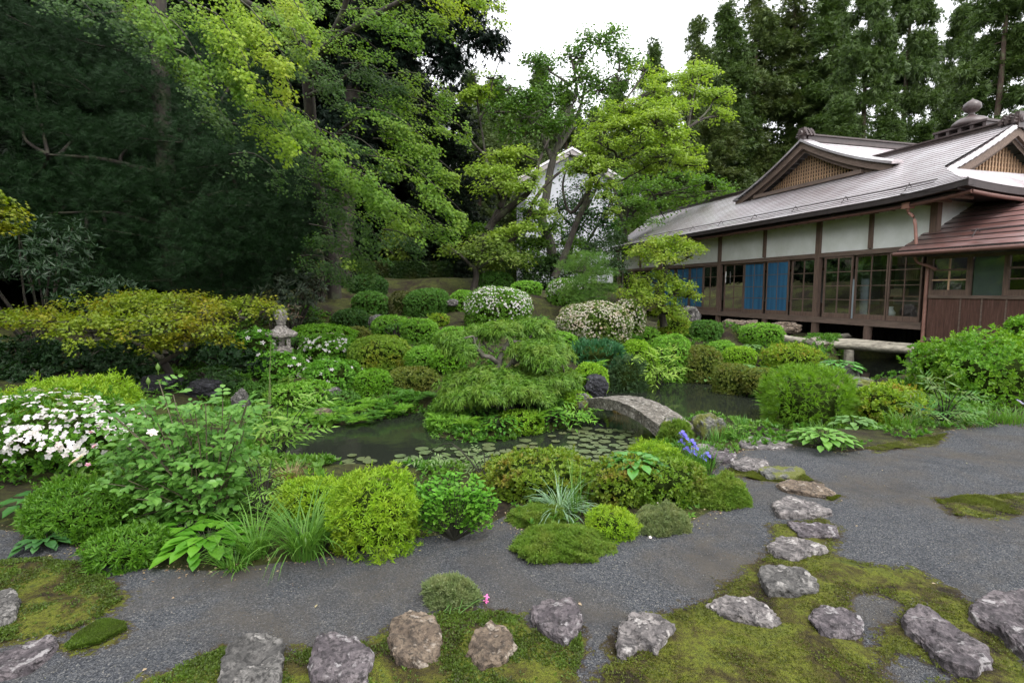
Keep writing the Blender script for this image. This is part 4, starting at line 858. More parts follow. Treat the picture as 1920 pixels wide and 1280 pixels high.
ST = {  # a, b, patch colour, template, roughness amp, flowers per m2, size, flower zone
 'clipD': dict(m=LM((0.029,0.082,0.018), (0.064,0.144,0.029)), k='oval', amp=.03, d=1.5),
 'clipM': dict(m=LM((0.051,0.136,0.021), (0.100,0.226,0.036)), k='oval', amp=.04, d=1.4),
 'clipB': dict(m=LM((0.065,0.078,0.023), (0.104,0.111,0.033)), k='oval', amp=.05, d=1.2),
 'clipG': dict(m=LM((0.109,0.264,0.029), (0.209,0.400,0.044)), k='oval', amp=.05, d=1.35),
 'clipY': dict(m=LM((0.143,0.286,0.018), (0.257,0.429,0.029)), k='oval', amp=.05, d=1.35),
 'clipBr': dict(m=LM((0.090,0.228,0.014), (0.180,0.372,0.026)), k='oval', amp=.05, d=1.35),
 'goldtop': dict(m=LM((0.131,0.237,0.025), (0.229,0.351,0.039), (.30,.25,.02), amount=.3, scale=2.2), k='oval', amp=.04, d=1.35),
 'olive': dict(m=LM((0.092,0.144,0.024), (0.186,0.220,0.037), (.15,.12,.03), scale=3), k='oval', amp=.05, d=1.3),
 'red': dict(m=LM((0.136,0.237,0.018), (0.257,0.386,0.032), (.36,.13,.03), scale=5, amount=.25), k='oval', amp=.08, d=1.15),
 'redol': dict(m=LM((0.097,0.178,0.015), (0.208,0.297,0.030), (.24,.12,.03), scale=5, amount=.35), k='oval', amp=.09, d=1.1),
 'olive2': dict(m=LM((0.081,0.169,0.011), (0.162,0.270,0.024), (.13,.13,.02), scale=4, amount=.3), k='oval', amp=.07, d=1.2),
 'bright': dict(m=LM((0.137,0.263,0.011), (0.263,0.420,0.023), (.30,.36,.03), scale=4), k='slim', amp=.11, d=2.0),
 'lush': dict(m=LM((.055,.155,.010), (.115,.25,.020)), k='slim', amp=.09, d=2.1),
 'whitetop': dict(m=LM((0.078,0.187,0.019), (0.156,0.312,0.031)), k='oval', amp=.05, d=1.2, fl=430, fs=.032, fz=-.25),
 'whitefull': dict(m=LM((0.072,0.143,0.018), (0.130,0.221,0.031), (.15,.11,.04), scale=4), k='oval', amp=.05, d=1.1, fl=620, fs=.030, fz=-.6),
 'whitemid': dict(m=LM((0.072,0.192,0.014), (0.132,0.300,0.026)), k='oval', amp=.07, d=1.2, fl=60, fs=.05, fz=-.3),
 'whitefew': dict(m=LM((0.082,0.227,0.023), (0.162,0.373,0.038)), k='oval', amp=.16, d=.75, fl=14, fs=.055, fz=-.5),
 'whitebig': dict(m=LM((0.048,0.144,0.014), (0.120,0.264,0.026)), k='oval', amp=.16, d=.9, fl=300, fs=.036, fz=-.35, bloom=1),
 'juni': dict(m=LM((0.026,0.111,0.046), (0.065,0.182,0.072), trans=.2), k='sprig', amp=.07, d=.75),
 'junid': dict(m=LM((0.042,0.084,0.031), (0.070,0.126,0.049), trans=.2), k='sprig', amp=.08, d=.75),
 'feather': dict(m=LM((.11,.23,.020), (.19,.34,.035), trans=.45), k='bigsprig', amp=.12, d=.5, core=.78),
 'looseR': dict(m=LM((.08,.21,.020), (.16,.33,.032), (.24,.36,.03), scale=1.5), k='oval', amp=.17, d=.95, core=.75),
}
WHITE = leaf_mat((.50, .46, .48), (.66, .64, .63), (.60, .45, .42), trans=.25, scale=6, amount=.2)
CREAM = leaf_mat((.40, .36, .28), (.56, .52, .46), (.42, .27, .16), trans=.25, scale=5, amount=.35)
def core_mesh(mb, c, r, seed, k=.86, zmin=-.75):
    nth, nph = 22, 14; th = np.linspace(0, math.acos(zmin), nph); ph = np.arange(nth) / nth * 6.283
    d = np.stack([np.sin(th)[:, None] * np.cos(ph), np.sin(th)[:, None] * np.sin(ph), np.cos(th)[:, None] + 0 * ph], -1).reshape(-1, 3)
    e = np.abs(d) ** (2 / 2.3) * np.sign(d); hy = np.hypot(e[:, 0], e[:, 1]) + .05; fl_ = np.where(e[:, 2] < 0, np.minimum(1 / hy, 3) ** .8, 1); e[:, :2] *= fl_[:, None]
    V = np.asarray(c) + e * np.asarray(r) * (k + .05 * nz(d, 3, seed))[:, None]
    i = np.arange(nph - 1)[:, None] * nth; j = np.arange(nth)[None]; jj = (j + 1) % nth
    mb.add(V, np.stack([i + j, i + nth + j, i + nth + jj, i + jj], -1).reshape(-1, 4), 0, True)
def bush(name, label, u, vt, vb, hw, Y, style, size, lobes=None, group=None):
    if Y < 4.4: Y = float(G(u, vb)[1]); hw = hw * 1.1
    s = ST[style]; rx = hw * Y / F; ry = rx * .85
    for _ in range(3): ry = min(rx * .85, 1.3); yc = Y + ry * .7; c = P(u, (vt + vb) / 2, yc); rx = hw * yc / F
    zt = P(u, vt, yc)[2]; zb = tz(c[0], c[1]); zf = P(u, vb, Y)[2]; zb = max(WZ - .02, min(zb, zf + .05)); h = max(.12, zt - zb); sd = (hash(label) if 0 else sum(map(ord, label))) % 1000
    o = thing(name, label, {'azalea': 'shrub', 'clipped_shrub': 'shrub', 'creeping_juniper': 'juniper', 'feathery_bush': 'bush', 'leafy_bush': 'bush'}.get(name, 'shrub'), (c[0], c[1], zb), 0, group)
    cc = np.array([0, 0, h * .42]); r = np.array([rx, ry, h * .58]) * [1.06, 1.06, .97]
    A = 4 * math.pi * (((rx * ry) ** 1.6 + 2 * (rx * r[2]) ** 1.6) / 3) ** (1 / 1.6) * .8
    kk = {'oval': 5, 'slim': 6, 'sprig': 2, 'bigsprig': 2}[s['k']]
    n = int(1.25 * s['d'] * A / (size ** 2) * {'oval': 1.0, 'slim': 1.1, 'sprig': 1.6, 'bigsprig': 1.9}[s['k']])
    mb = MB(); p, nr = dome_pts(n, cc, r, s['amp'], 2.6 if s['amp'] < .1 else 3.6, sd, jit=.13 if s['amp'] < .08 else .26)
    up = unit(nr + np.array([0, 0, .35]) + .25 * rng.standard_normal(nr.shape))
    if s['k'] in ('sprig', 'bigsprig'): place(mb, s['k'], p, unit(up + .3 * rng.standard_normal(up.shape)), rng.standard_normal(up.shape), size * rng.uniform(1.2, 2.4, n))
    else:
        rosettes(mb, p, up, s['k'], size, kk)
        if s['amp'] >= .1 or style in ('red', 'redol', 'bright', 'lush'):   # shoots sticking out of the outline
            q, nq = dome_pts(int(n * .05), cc, r * 1.05, s['amp'], 2.6 if s['amp'] < .1 else 3.6, sd, jit=.02); rosettes(mb, q + .0 * nq, unit(nq + [0, 0, 1.]), s['k'], size, 5, (.3, .8))
            rosettes(mb, q + unit(nq + [0, 0, 1.2]) * size * .8, unit(nq + [0, 0, 1.2]), s['k'], size * .8, 4, (.2, .7))
    mb.build('foliage', s['m'], o)
    mb = MB(); core_mesh(mb, cc, r, sd, s.get('core', .76) - s['amp'] * 1.3); mb.build('branches_or_dark_core', CORE, o)  # solid dark core, so gaps in the foliage look shaded
    if s.get('fl'):
        nf = int(s['fl'] * A * .75); p, nr = dome_pts(nf * 2, cc, r * 1.015, s['amp'], 2.6 if s['amp'] < .1 else 3.6, sd, jit=.02); dn = sph(1); zz = (p[:, 2] - cc[2]) / r[2]
        w = np.clip((zz - s['fz']) / .5, 0.04, 1) * np.clip(.75 + .6 * nz(p, 4 / max(rx, .3), sd + 2), .05, 1); keep = rng.random(len(p)) < w; p, nr = p[keep][:nf], nr[keep][:nf]
        mb = MB(); kf = 'bloom' if s.get('bloom') else 'flower'; ax = unit(np.cross(nr, rng.standard_normal(nr.shape))); nn = unit(nr + .5 * rng.standard_normal(nr.shape) + [0, -.2, .3])
        place(mb, kf, p + nr * s['fs'] * .3, ax, nn, s['fs'] * rng.uniform(1.1, 1.7, len(p)), 0)
        mb.m = [(rng.random(len(q)) < 0).astype(int) for q in mb.m]
        mb.build('blossoms', CREAM if style == 'whitefull' else WHITE, o)
    return o
for b_ in BUSH: bush(*b_)

# ---- crowns built of many small leaf clumps
def crown(mb, E, ncl, rcl, nl, kind, size, flat=.25, droop=.25, shell=.5, zmin=-.5, upb=1.0, mi=0, jit=.35):
    """E: ellipsoids (cx,cy,cz,rx,ry,rz); clump centres near the shell; leaves in small tilted discs; returns clump centres"""
    E = np.asarray(E, float); vol = (E[:, 3] * E[:, 4]) ** .75 + E[:, 5] * E[:, 3] * .5; cen = []
    for e, v in zip(E, vol / vol.sum()):
        n = max(3, int(ncl * v)); d = sph(n, zmin); rr = shell + (1 - shell) * rng.random(n) ** .6; cc = e[:3] + d * e[3:] * rr[:, None]; cen.append(cc)
        on = unit(d / e[3:] * e[3:].min() + np.array([0, 0, upb])); p = np.repeat(cc, nl, 0); nrm = np.repeat(on, nl, 0)
        t1 = unit(np.cross(nrm, np.array([.3, .2, 1.]))); t2 = np.cross(nrm, t1); a = rng.uniform(0, 6.283, len(p)); r = np.sqrt(rng.random(len(p))) * rcl * np.repeat(rng.uniform(.6, 1.3, n), nl)
        rad = t1 * np.cos(a)[:, None] + t2 * np.sin(a)[:, None]; q = p + rad * r[:, None] + nrm * (rng.standard_normal(len(p)) * rcl * flat)[:, None]; q[:, 2] -= droop * r * r / rcl
        ax = unit(rad + jit * rng.standard_normal(rad.shape) + np.array([0, 0, -droop]))
        if kind in ('maple', 'oval'):
            kp = nz(q, 1.0 / rcl, 7) + .4 * nz(q, 3 / rcl, 8) > -.18; q, ax, nrm = q[kp], ax[kp], nrm[kp]
        place(mb, kind, q, ax, nrm + jit * rng.standard_normal(nrm.shape), size * rng.uniform(.7, 1.25, len(q)), mi)
    return cen
def W(pts):
    return np.array([P(u, v, y) for u, v, y in pts])
def tree(name, label, cat, limbs, pads, mat, kind='maple', size=.07, ncl=120, rcl=.25, nl=22, bark=BARK, droop=.25, flat=.2, depth=1.0, twigs=10, shell=.35, zmin=-.45, group=None, upb=1.0, jit=.35, twr=.012):
    """limbs: [(points (u,v,Y), r0, r1)], pads: (u,v,ru,rv,Y[,ry factor]) in photo pixels at distance Y"""
    L0 = W(limbs[0][0]); org = L0[0]; o = thing(name, label, cat, org, 0, group)
    mb = MB(); allp = []
    for pts, r0, r1 in limbs:
        w = W(pts) - org; mb.tube(w, np.linspace(r0, r1, len(w)), 8, jit=.04)
        k = len(w); t = np.linspace(0, k - 1, 24); i = np.clip(t.astype(int), 0, k - 2); f = (t - i)[:, None]; allp.append(w[i] * (1 - f) + w[i + 1] * f)
    allp = np.concatenate(allp); mb.build('trunk', bark, o)
    E = []
    for p in pads:
        c = P(p[0], p[1], p[4]) - org; k = p[4] / F; E.append((*c, p[2] * k, p[2] * k * (p[5] if len(p) > 5 else depth), p[3] * k))
    fb = MB(); cen = crown(fb, E, ncl, rcl, nl, kind, size, flat, droop, shell, zmin, upb, jit=jit); fb.build('crown', mat, o)
    if twigs:
        tb = MB()
        for e, cc in zip(E, cen):
            d = np.linalg.norm(allp - np.array(e[:3]), axis=1); a = allp[d.argmin()]; m_ = np.array(e[:3]) + [0, 0, -.3 * e[5]]; tb.tube([a, (a + m_) / 2 + rng.normal(0, .05, 3), m_], [twr * 2.2, twr * 1.8, twr * 1.3], 5, cap=False, seg=3)
            for q in cc[rng.permutation(len(cc))[:twigs]]: tb.tube([m_, (m_ + q) / 2 + rng.normal(0, .04, 3) * np.linalg.norm(q - m_), q], [twr * 1.2, twr * .8, twr * .3], 4, cap=False, seg=2)
        tb.build('twigs', bark, o)
    return o
MAP_LIME = leaf_mat((.17, .27, .035), (.30, .42, .07), (.34, .42, .08), trans=.5, scale=1.0)
MAP_GRN = leaf_mat((.055, .135, .014), (.11, .22, .028), (.13, .22, .02), trans=.5, scale=.8)
MAP_DK = leaf_mat((.03, .085, .012), (.065, .14, .022), (.09, .16, .02), trans=.45, scale=.6)  # shaded copy of the leaf colour, for the unlit maple sprays
MAP_YEL = leaf_mat((.11, .175, .010), (.22, .29, .018), (.38, .27, .02), trans=.45, scale=1.3, amount=.4)
LEAF_MID = leaf_mat((.05, .12, .02), (.10, .20, .035), (.12, .2, .03), trans=.45)
PINE_DK = leaf_mat((.008, .026, .008), (.020, .050, .015), trans=.1, spec=.15)  # needle colour darkened to carry the shade at left
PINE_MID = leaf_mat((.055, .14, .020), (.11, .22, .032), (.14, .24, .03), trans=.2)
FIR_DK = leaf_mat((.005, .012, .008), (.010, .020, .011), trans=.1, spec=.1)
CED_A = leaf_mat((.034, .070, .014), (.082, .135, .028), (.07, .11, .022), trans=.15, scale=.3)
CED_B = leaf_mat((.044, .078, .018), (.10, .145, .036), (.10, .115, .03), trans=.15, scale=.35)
CED_D = leaf_mat((.004, .009, .004), (.008, .017, .006), trans=.05, spec=.1)  # darkened cedar copy, shade of the left wood put into its colour

# ---- named trees of the garden
tree('spreading_maple', 'low wide spreading maple with golden green leaves left of the lantern', 'maple',
 [([(330,742,8.3),(318,700,8.3),(300,668,8.2)], .06, .05), ([(303,680,8.2),(345,655,8.1),(400,628,8.0),(470,592,7.9)], .04, .012), ([(302,672,8.2),(250,640,8.1),(180,615,8.0),(70,600,7.9)], .04, .012), ([(310,665,8.3),(300,620,8.5),(270,580,8.7)], .05, .015),([(345,655,8.1),(360,620,8.5),(380,590,8.8)], .04, .012)],
 [(110,598,112,20,7.8,.8),(60,590,75,18,8.2,.7),(215,570,95,24,8.3,.8),(185,600,90,16,7.5,.6),(290,572,100,28,8.4,.8),(300,602,95,20,7.5,.7),(390,580,85,28,8.1,.8),(380,610,60,16,7.6,.6),(455,572,65,22,8.0,.7),(495,575,32,16,7.8,.7),(245,556,55,14,8.8,.8),(130,620,50,14,7.2,.6),(20,600,45,14,8.2,.6),(350,560,70,16,8.8,.8),(250,628,60,12,7.4,.7),(330,632,50,14,7.7,.7),(410,632,46,12,7.8,.7),(170,636,46,10,7.2,.6),(300,648,40,10,7.9,.7)],
 MAP_YEL, 'maple', .050, 900, .15, 26, BARKD, .45, .25, twigs=7, shell=.1, zmin=-.4)
tree('flat_topped_maple', 'small flat topped maple with pale green crown on the slope', 'maple',
 [([(887,545,17),(893,520,17),(890,498,17)], .11, .09), ([(890,505,17),(865,480,17),(845,465,17)], .06, .02), ([(893,505,17),(925,485,17),(960,470,17)], .06, .02), ([(892,500,17),(905,470,17),(905,450,17)], .05, .02)],
 [(865,472,42,15,17),(905,462,52,20,17),(945,482,46,18,16.8),(895,448,28,10,17.2),(960,498,30,14,16.8),(915,500,30,10,17.2)], leaf_mat((.10,.17,.03), (.19,.28,.06), (.24,.28,.05), trans=.5), 'maple', .085, 300, .3, 24, BARKD, twigs=6, shell=.2, zmin=-.3)
tree('tiered_maple', 'tiered maple with three yellow-green cushions before the blue screens', 'maple',
 [([(1245,612,12.8),(1238,575,12.8),(1232,545,12.8),(1248,510,12.8),(1242,480,12.8)], .09, .04), ([(1240,540,12.8),(1210,520,12.8),(1190,525,12.8)], .03, .01), ([(1245,500,12.8),(1275,490,12.8),(1300,478,12.8)], .03, .01), ([(1236,560,12.8),(1270,550,12.7),(1295,555,12.7)], .03, .01)],
 [(1225,462,48,20,12.8),(1262,452,34,18,12.8),(1290,468,34,16,12.6),(1240,484,36,12,12.5),(1200,470,26,10,12.6),(1222,520,45,16,12.9),(1200,545,38,20,12.7),(1262,540,42,22,12.6),(1290,552,22,12,12.5),(1230,565,44,16,12.4),(1252,582,34,10,12.6)], leaf_mat((.13,.22,.014), (.23,.34,.03), (.34,.36,.07), trans=.5, scale=2), 'maple', .06, 620, .17, 24, BARKD, .45, .25, twigs=5, shell=.35, zmin=-.35)
tree('cloud_pine', 'soft needled pine trained in flat layers beside the dark veranda end', 'pine',
 [([(1096,600,14),(1098,560,14),(1095,520,14),(1100,480,14)], .08, .03)],
 [(1100,486,40,13,14),(1080,505,38,12,14),(1125,512,34,12,14),(1095,530,40,12,13.8),(1070,550,30,10,14),(1130,545,34,12,14),(1095,560,45,12,13.8)], PINE_MID, 'pine', .10, 260, .2, 10, BARK, -.2, .35, twigs=4, shell=.2)
# weeping juniper on the island
tree('weeping_juniper', 'old twisted juniper with weeping light green layers on the pond island', 'juniper',
 [([(938,790,7.7),(934,765,7.7),(940,735,7.7),(932,705,7.75),(936,680,7.8),(945,655,7.8),(960,635,7.8)], .075, .035), ([(934,682,7.8),(920,670,7.7),(905,665,7.7),(897,645,7.7),(892,632,7.7)], .04, .02),
  ([(905,668,7.7),(893,650,7.6),(888,630,7.6)], .03, .012), ([(950,690,7.7),(962,675,7.6),(972,660,7.5)], .03, .015), ([(960,680,7.8),(990,672,7.7),(1015,668,7.6),(1040,660,7.6)], .03, .012), ([(958,640,7.8),(985,640,7.9),(1004,620,7.9)], .03, .012), ([(925,660,7.8),(905,640,7.9),(915,620,8)], .02, .01),
  ([(936,740,7.7),(900,738,7.4),(860,748,7.2)], .025, .01), ([(936,725,7.7),(975,728,7.4),(1030,725,7.3)], .025, .01)],
 [(852,635,34,13,7.7),(868,650,22,9,7.6),(905,620,34,11,7.9),(945,612,44,11,8.0),(1003,608,34,13,8.1),(1020,628,30,11,8.1),(1005,650,52,14,7.7),(1045,652,30,12,7.9),(1020,668,36,8,7.5),
  (880,705,44,14,7.6),(930,700,50,14,7.6),(850,720,28,14,7.5),(870,738,42,12,7.3),(920,730,52,14,7.2),(970,722,48,14,7.2),(1020,712,48,14,7.5),(1060,705,30,16,7.8),(1000,735,36,10,7.2),(985,698,40,12,7.9),(840,745,20,10,7.3)],
 leaf_mat((.075,.18,.018), (.15,.28,.035), (.20,.28,.04), trans=.25, scale=3), 'sprig', .085, 1500, .09, 15, BARK, .6, .25, twigs=6, shell=.1, zmin=-.5, upb=.5, jit=.3, twr=.007)

# ---- middle ground maples and tall tree
tree('tall_garden_tree', 'slender tall tree with upswept limbs rising into the sky before the storehouse', 'tree',
 [([(1035,500,19),(1033,462,19),(1016,410,19),(1024,370,19),(1032,320,19),(1040,290,19),(1052,255,19),(1062,220,19),(1080,180,19),(1078,140,19),(1070,105,19)], .19, .03),
  ([(1036,300,19),(1020,265,19),(1000,235,18.8),(975,210,18.6)], .10, .03), ([(1045,280,19),(1072,240,19.3),(1088,200,19.5),(1100,150,19.6)], .10, .03), ([(1085,185,19),(1120,160,19),(1160,135,19)], .05, .015), ([(1070,160,19),(1040,140,19),(1000,118,19)], .06, .015), ([(1075,130,19),(1100,95,19),(1130,70,19)], .05, .012)],
 [(1000,112,26,14,19),(1030,128,30,16,19),(1085,105,38,16,19),(1130,78,34,16,19),(1160,100,32,16,19),(1190,120,22,12,19),(1150,60,16,8,19),(1105,70,20,10,19),(1085,140,40,20,18.8),(1125,165,42,20,19.2),(1160,150,30,14,19),(1045,165,34,16,19),(1090,190,40,18,18.6),(1010,170,30,14,18.6),(980,180,36,18,18.4),(950,165,30,16,18.4),(935,205,36,16,18.4),(990,215,40,18,18.2),(1020,235,34,14,18.2),(1060,215,30,14,18.2),(960,245,24,12,18.2),(1030,195,28,14,18.5)],
 LEAF_MID, 'oval', .12, 620, .33, 30, BARK, .25, .4, twigs=8, shell=.1, zmin=-.8, depth=.9, twr=.02)
tree('lime_maple', 'yellow-green layered maple arching over the residence roof', 'maple',
 [([(1040,520,17),(1062,470,17),(1080,420,17),(1102,370,17),(1108,330,17)], .12, .06), ([(1102,360,17),(1070,400,17.3),(1055,350,17.5),(1065,310,17.6)], .07, .02), ([(1106,330,17),(1140,312,16.8),(1170,285,16.6),(1198,255,16.5)], .08, .03), ([(1104,325,17),(1122,280,17),(1135,245,17),(1150,215,17)], .07, .02), ([(1150,305,16.8),(1190,290,16.6),(1235,255,16.5),(1290,240,16.4)], .05, .015), ([(1104,350,17),(1150,345,16.8),(1200,320,16.6),(1240,300,16.5)], .04, .012)],
 [(1130,225,46,15,17),(1170,205,50,16,17),(1215,200,50,15,16.8),(1260,205,50,16,16.6),(1170,235,52,16,16.4),(1230,225,55,18,16.2),(1110,260,34,14,16.8),(1140,275,38,14,16.4),(1200,262,48,16,16),(1260,250,46,14,16),(1225,170,30,12,17.5),(1290,175,48,16,17.5),(1340,180,36,18,17.5),(1310,140,40,16,17.8),(1300,120,22,12,18),(1345,215,24,12,17.2),(1245,150,34,14,18),(1210,130,30,14,18.2),(1100,300,26,12,16.5),(1150,310,28,10,16.2),(1240,290,52,16,16),(1285,275,36,14,16.4),(1290,305,34,16,16.6),(1210,310,34,12,16.4),(1120,340,26,12,16),(1085,318,24,9,16.6),(1135,368,20,9,16.2),(1070,290,22,8,16.8),(1150,395,14,8,16.4),(1108,300,24,9,16.4),(1075,310,20,8,16.4),(1125,318,22,8,16.2),(1148,345,16,10,16.2),(1095,275,26,9,16.6)],
 MAP_LIME, 'maple', .09, 1500, .23, 22, BARKD, .35, .22, twigs=7, shell=.1, zmin=-.35, twr=.018)
tree('rear_maple', 'mid green maple filling the space between lime maple and roof end', 'maple',
 [([(1172,480,27),(1170,430,27),(1160,390,27),(1150,350,27)], .18, .06), ([(1172,425,27),(1195,390,27),(1230,365,27)], .09, .02), ([(1174,430,27),(1180,380,27),(1190,340,27)], .08, .02)],
 [(1165,340,45,22,27),(1215,350,50,20,27),(1265,330,40,20,27),(1185,385,45,18,26.5),(1240,385,45,18,27),(1290,365,40,16,27),(1200,415,36,14,27),(1165,420,24,14,27),(1320,340,30,14,26),(1360,355,28,10,26.5),(1250,412,30,8,29)], MAP_GRN, 'maple', .14, 420, .42, 24, BARKD, twigs=5, shell=.1, twr=.02)
tree('leaning_maple', 'maple with thick leaning dark limbs and bright tufts left of the storehouse', 'maple',
 [([(905,480,18),(912,440,18),(930,405,18),(945,370,18),(948,330,18)], .18, .06), ([(925,415,18),(960,385,17.8),(990,362,17.6),(1003,335,17.5),(1012,300,17.5),(1030,260,17.6)], .13, .03), ([(938,372,18),(922,340,18.2),(912,300,18.4),(905,255,18.5),(898,215,18.6)], .08, .02), ([(908,290,18.4),(885,265,18.6),(870,240,18.8)], .05, .015), ([(900,225,18.6),(915,190,18.6),(925,150,18.6),(938,110,18.6)], .05, .01), ([(898,215,18.6),(893,170,18.6),(890,130,18.6)], .04, .01), ([(950,460,17.6),(985,420,17.6),(1000,380,17.8),(1030,340,18),(1080,300,18.4),(1120,270,18.6)], .10, .02)],
 [(935,290,34,12,17.6),(970,285,28,12,17.6),(900,320,32,14,17.6),(945,325,40,13,17.2),(990,325,34,12,17.2),(930,350,45,14,17.2),(985,350,30,12,17.2),(1000,380,28,10,17.2),(900,170,26,10,18.4),(915,145,18,9,18.6),(880,180,22,10,18.4),(1020,400,26,12,17.4),(985,430,36,14,17),(950,440,30,12,17)], MAP_LIME, 'maple', .10, 520, .28, 22, BARKD, .3, .2, twigs=6, shell=.1, zmin=-.4, twr=.016)
tree('glossy_camellia', 'open dark green glossy leaved tree in front of the white storehouse wall', 'tree',
 [([(1065,500,21),(1075,440,21),(1100,390,21),(1120,350,21)], .12, .04), ([(1080,430,21),(1050,400,21),(1045,370,21)], .06, .02), ([(1092,400,21),(1130,400,21),(1150,380,21)], .05, .02), ([(1070,500,22),(1110,440,22),(1150,370,22)], .08, .03)],
 [(1080,345,34,20,21),(1055,385,36,22,21),(1100,385,40,24,21),(1135,370,26,22,21),(1080,420,44,20,21),(1130,420,34,24,21),(1060,440,34,16,21),(1120,455,40,18,21),(1140,440,20,18,21),(1110,350,30,16,20.5),(1140,400,20,22,20.5),(1040,425,20,16,20.5),(1090,400,34,20,20.5)], leaf_mat((.02,.07,.014), (.05,.12,.03), rough=.25, spec=.6), 'oval', .13, 300, .34, 26, BARKD, .1, .6, twigs=8, shell=.1, zmin=-.9, twr=.012)
tree('green_maple', 'green maple bank behind the flat topped maple', 'maple',
 [([(985,520,18.5),(985,490,18.5),(980,465,18.5)], .10, .05), ([(982,475,18.5),(960,455,18.5),(935,445,18.5)], .05, .02)],
 [(960,445,40,14,18.5),(1000,455,36,16,18.2),(985,480,38,14,18),(900,430,42,12,18.8),(875,425,26,8,18.6),(1020,430,24,14,18.5),(1010,490,30,12,18.2),(1000,405,24,10,18.2),(985,425,24,10,18.2),(1060,480,30,12,18),(1075,455,22,10,18),(1040,420,18,8,18),(985,395,16,8,18)], MAP_GRN, 'maple', .10, 460, .3, 24, BARKD, twigs=4, shell=.1)
tree('dark_bush_tree', 'dark shrubby evergreen at the foot of the tall garden tree', 'tree',
 [([(1040,540,18),(1045,500,18),(1040,480,18)], .10, .05)], [(1020,500,40,22,18),(1060,495,45,22,18),(1000,525,30,14,17.6),(1050,525,45,16,17.8),(1140,470,36,20,19),(1125,500,30,18,18),(1150,450,26,20,20),(1090,470,40,20,19.5),(1010,460,36,18,20),(1060,510,60,18,18.5),(1150,500,26,20,19),(975,500,40,16,19)], leaf_mat((.022,.055,.014), (.05,.10,.025)), 'oval', .10, 700, .32, 28, BARKD, shell=.3, twigs=3)
tree('pale_maple', 'pale lime maple sprays hanging over the clipped hedge', 'maple',
 [([(790,520,23),(795,470,23),(785,430,23)], .10, .03)], [(745,430,26,16,22),(760,450,30,16,22),(735,455,20,20,22),(790,440,40,14,22),(825,430,30,10,22),(770,475,26,8,22),(740,480,14,12,22)], MAP_LIME, 'maple', .12, 240, .35, 22, BARKD, .6, .2, twigs=4, shell=.1)
tree('shady_hemlock', 'dark fine leaved conifer between the hedge and the leaning maple', 'conifer',
 [([(850,560,22),(850,450,22),(850,300,22),(848,160,22)], .22, .05)], [(830,440,50,18,21.5),(860,410,55,20,21.5),(830,380,55,20,21.5),(865,350,50,20,21.5),(835,325,50,18,21.5),(850,295,45,18,21.5),(830,265,45,18,21.5),(850,235,38,16,21.5),(840,205,34,16,21.5),(845,180,24,16,21.5),(880,460,40,16,21.5),(815,470,40,18,21.5),(790,455,40,16,22),(840,500,60,18,22)], CED_D, 'bigsprig', .22, 560, .5, 14, BARKD, .4, .3, twigs=3, shell=.2)

# ---- overhead maple: long drooping sprays
mo = thing('overhanging_maple', 'large maple whose long sprays hang diagonally over the dark left side', 'maple', P(628, 560, 12.5))
org = np.array(mo.location)
mb = MB()
for pts, r0, r1 in (([(628,560,12.5),(620,470,12.4),(600,380,12),(585,250,11.5),(575,120,11),(560,-60,10.5)], .17, .10), ([(575,110,11),(610,90,10.6),(660,55,10.2),(730,15,9.8),(800,-20,9.5)], .09, .04), ([(590,140,11),(560,75,10),(500,30,9),(400,-30,8)], .10, .05), ([(580,180,11),(640,150,10.8),(690,110,10.6)], .05, .02), ([(585,115,11),(625,60,10.5),(650,0,10.2),(655,-40,10)], .07, .04), ([(600,380,12),(680,330,11.4),(760,330,10.8)], .06, .02), ([(590,300,11.8),(660,230,11.2),(740,200,10.8),(800,200,10.6)], .06, .02), ([(400,-30,8),(300,-40,7.5),(180,-60,7)], .05, .03)):
    w = W(pts) - org; mb.tube(w, np.linspace(r0, r1, len(w)), 8, jit=.04)
mb.build('trunk', BARKD, mo)
SPR = [  # start, end, half width px, Y, light level painted into the leaf colour
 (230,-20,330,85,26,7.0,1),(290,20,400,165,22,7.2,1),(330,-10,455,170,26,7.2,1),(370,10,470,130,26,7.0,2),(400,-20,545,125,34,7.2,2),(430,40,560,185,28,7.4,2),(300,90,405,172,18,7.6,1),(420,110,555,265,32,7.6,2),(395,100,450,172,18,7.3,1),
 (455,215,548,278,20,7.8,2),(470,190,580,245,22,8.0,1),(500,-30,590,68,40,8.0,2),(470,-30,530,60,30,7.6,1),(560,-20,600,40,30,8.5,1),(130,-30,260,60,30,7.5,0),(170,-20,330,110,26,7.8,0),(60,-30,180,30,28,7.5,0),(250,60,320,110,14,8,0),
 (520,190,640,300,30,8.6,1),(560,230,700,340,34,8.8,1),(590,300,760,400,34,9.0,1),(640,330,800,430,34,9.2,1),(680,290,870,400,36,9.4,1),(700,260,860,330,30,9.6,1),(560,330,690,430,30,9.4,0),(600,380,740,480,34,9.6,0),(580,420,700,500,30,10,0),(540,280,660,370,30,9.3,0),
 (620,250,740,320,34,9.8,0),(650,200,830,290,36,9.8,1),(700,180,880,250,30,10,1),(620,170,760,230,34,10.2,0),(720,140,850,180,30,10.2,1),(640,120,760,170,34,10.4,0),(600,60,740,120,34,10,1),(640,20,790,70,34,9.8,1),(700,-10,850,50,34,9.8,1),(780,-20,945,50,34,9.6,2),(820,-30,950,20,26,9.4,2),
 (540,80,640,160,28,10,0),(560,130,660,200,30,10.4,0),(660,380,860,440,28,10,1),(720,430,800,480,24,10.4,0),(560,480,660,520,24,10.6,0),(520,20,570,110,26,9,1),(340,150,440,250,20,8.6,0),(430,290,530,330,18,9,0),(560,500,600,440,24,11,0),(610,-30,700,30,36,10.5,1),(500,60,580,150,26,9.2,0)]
fbs = {0: MB(), 1: MB(), 2: MB()}; tw = MB()
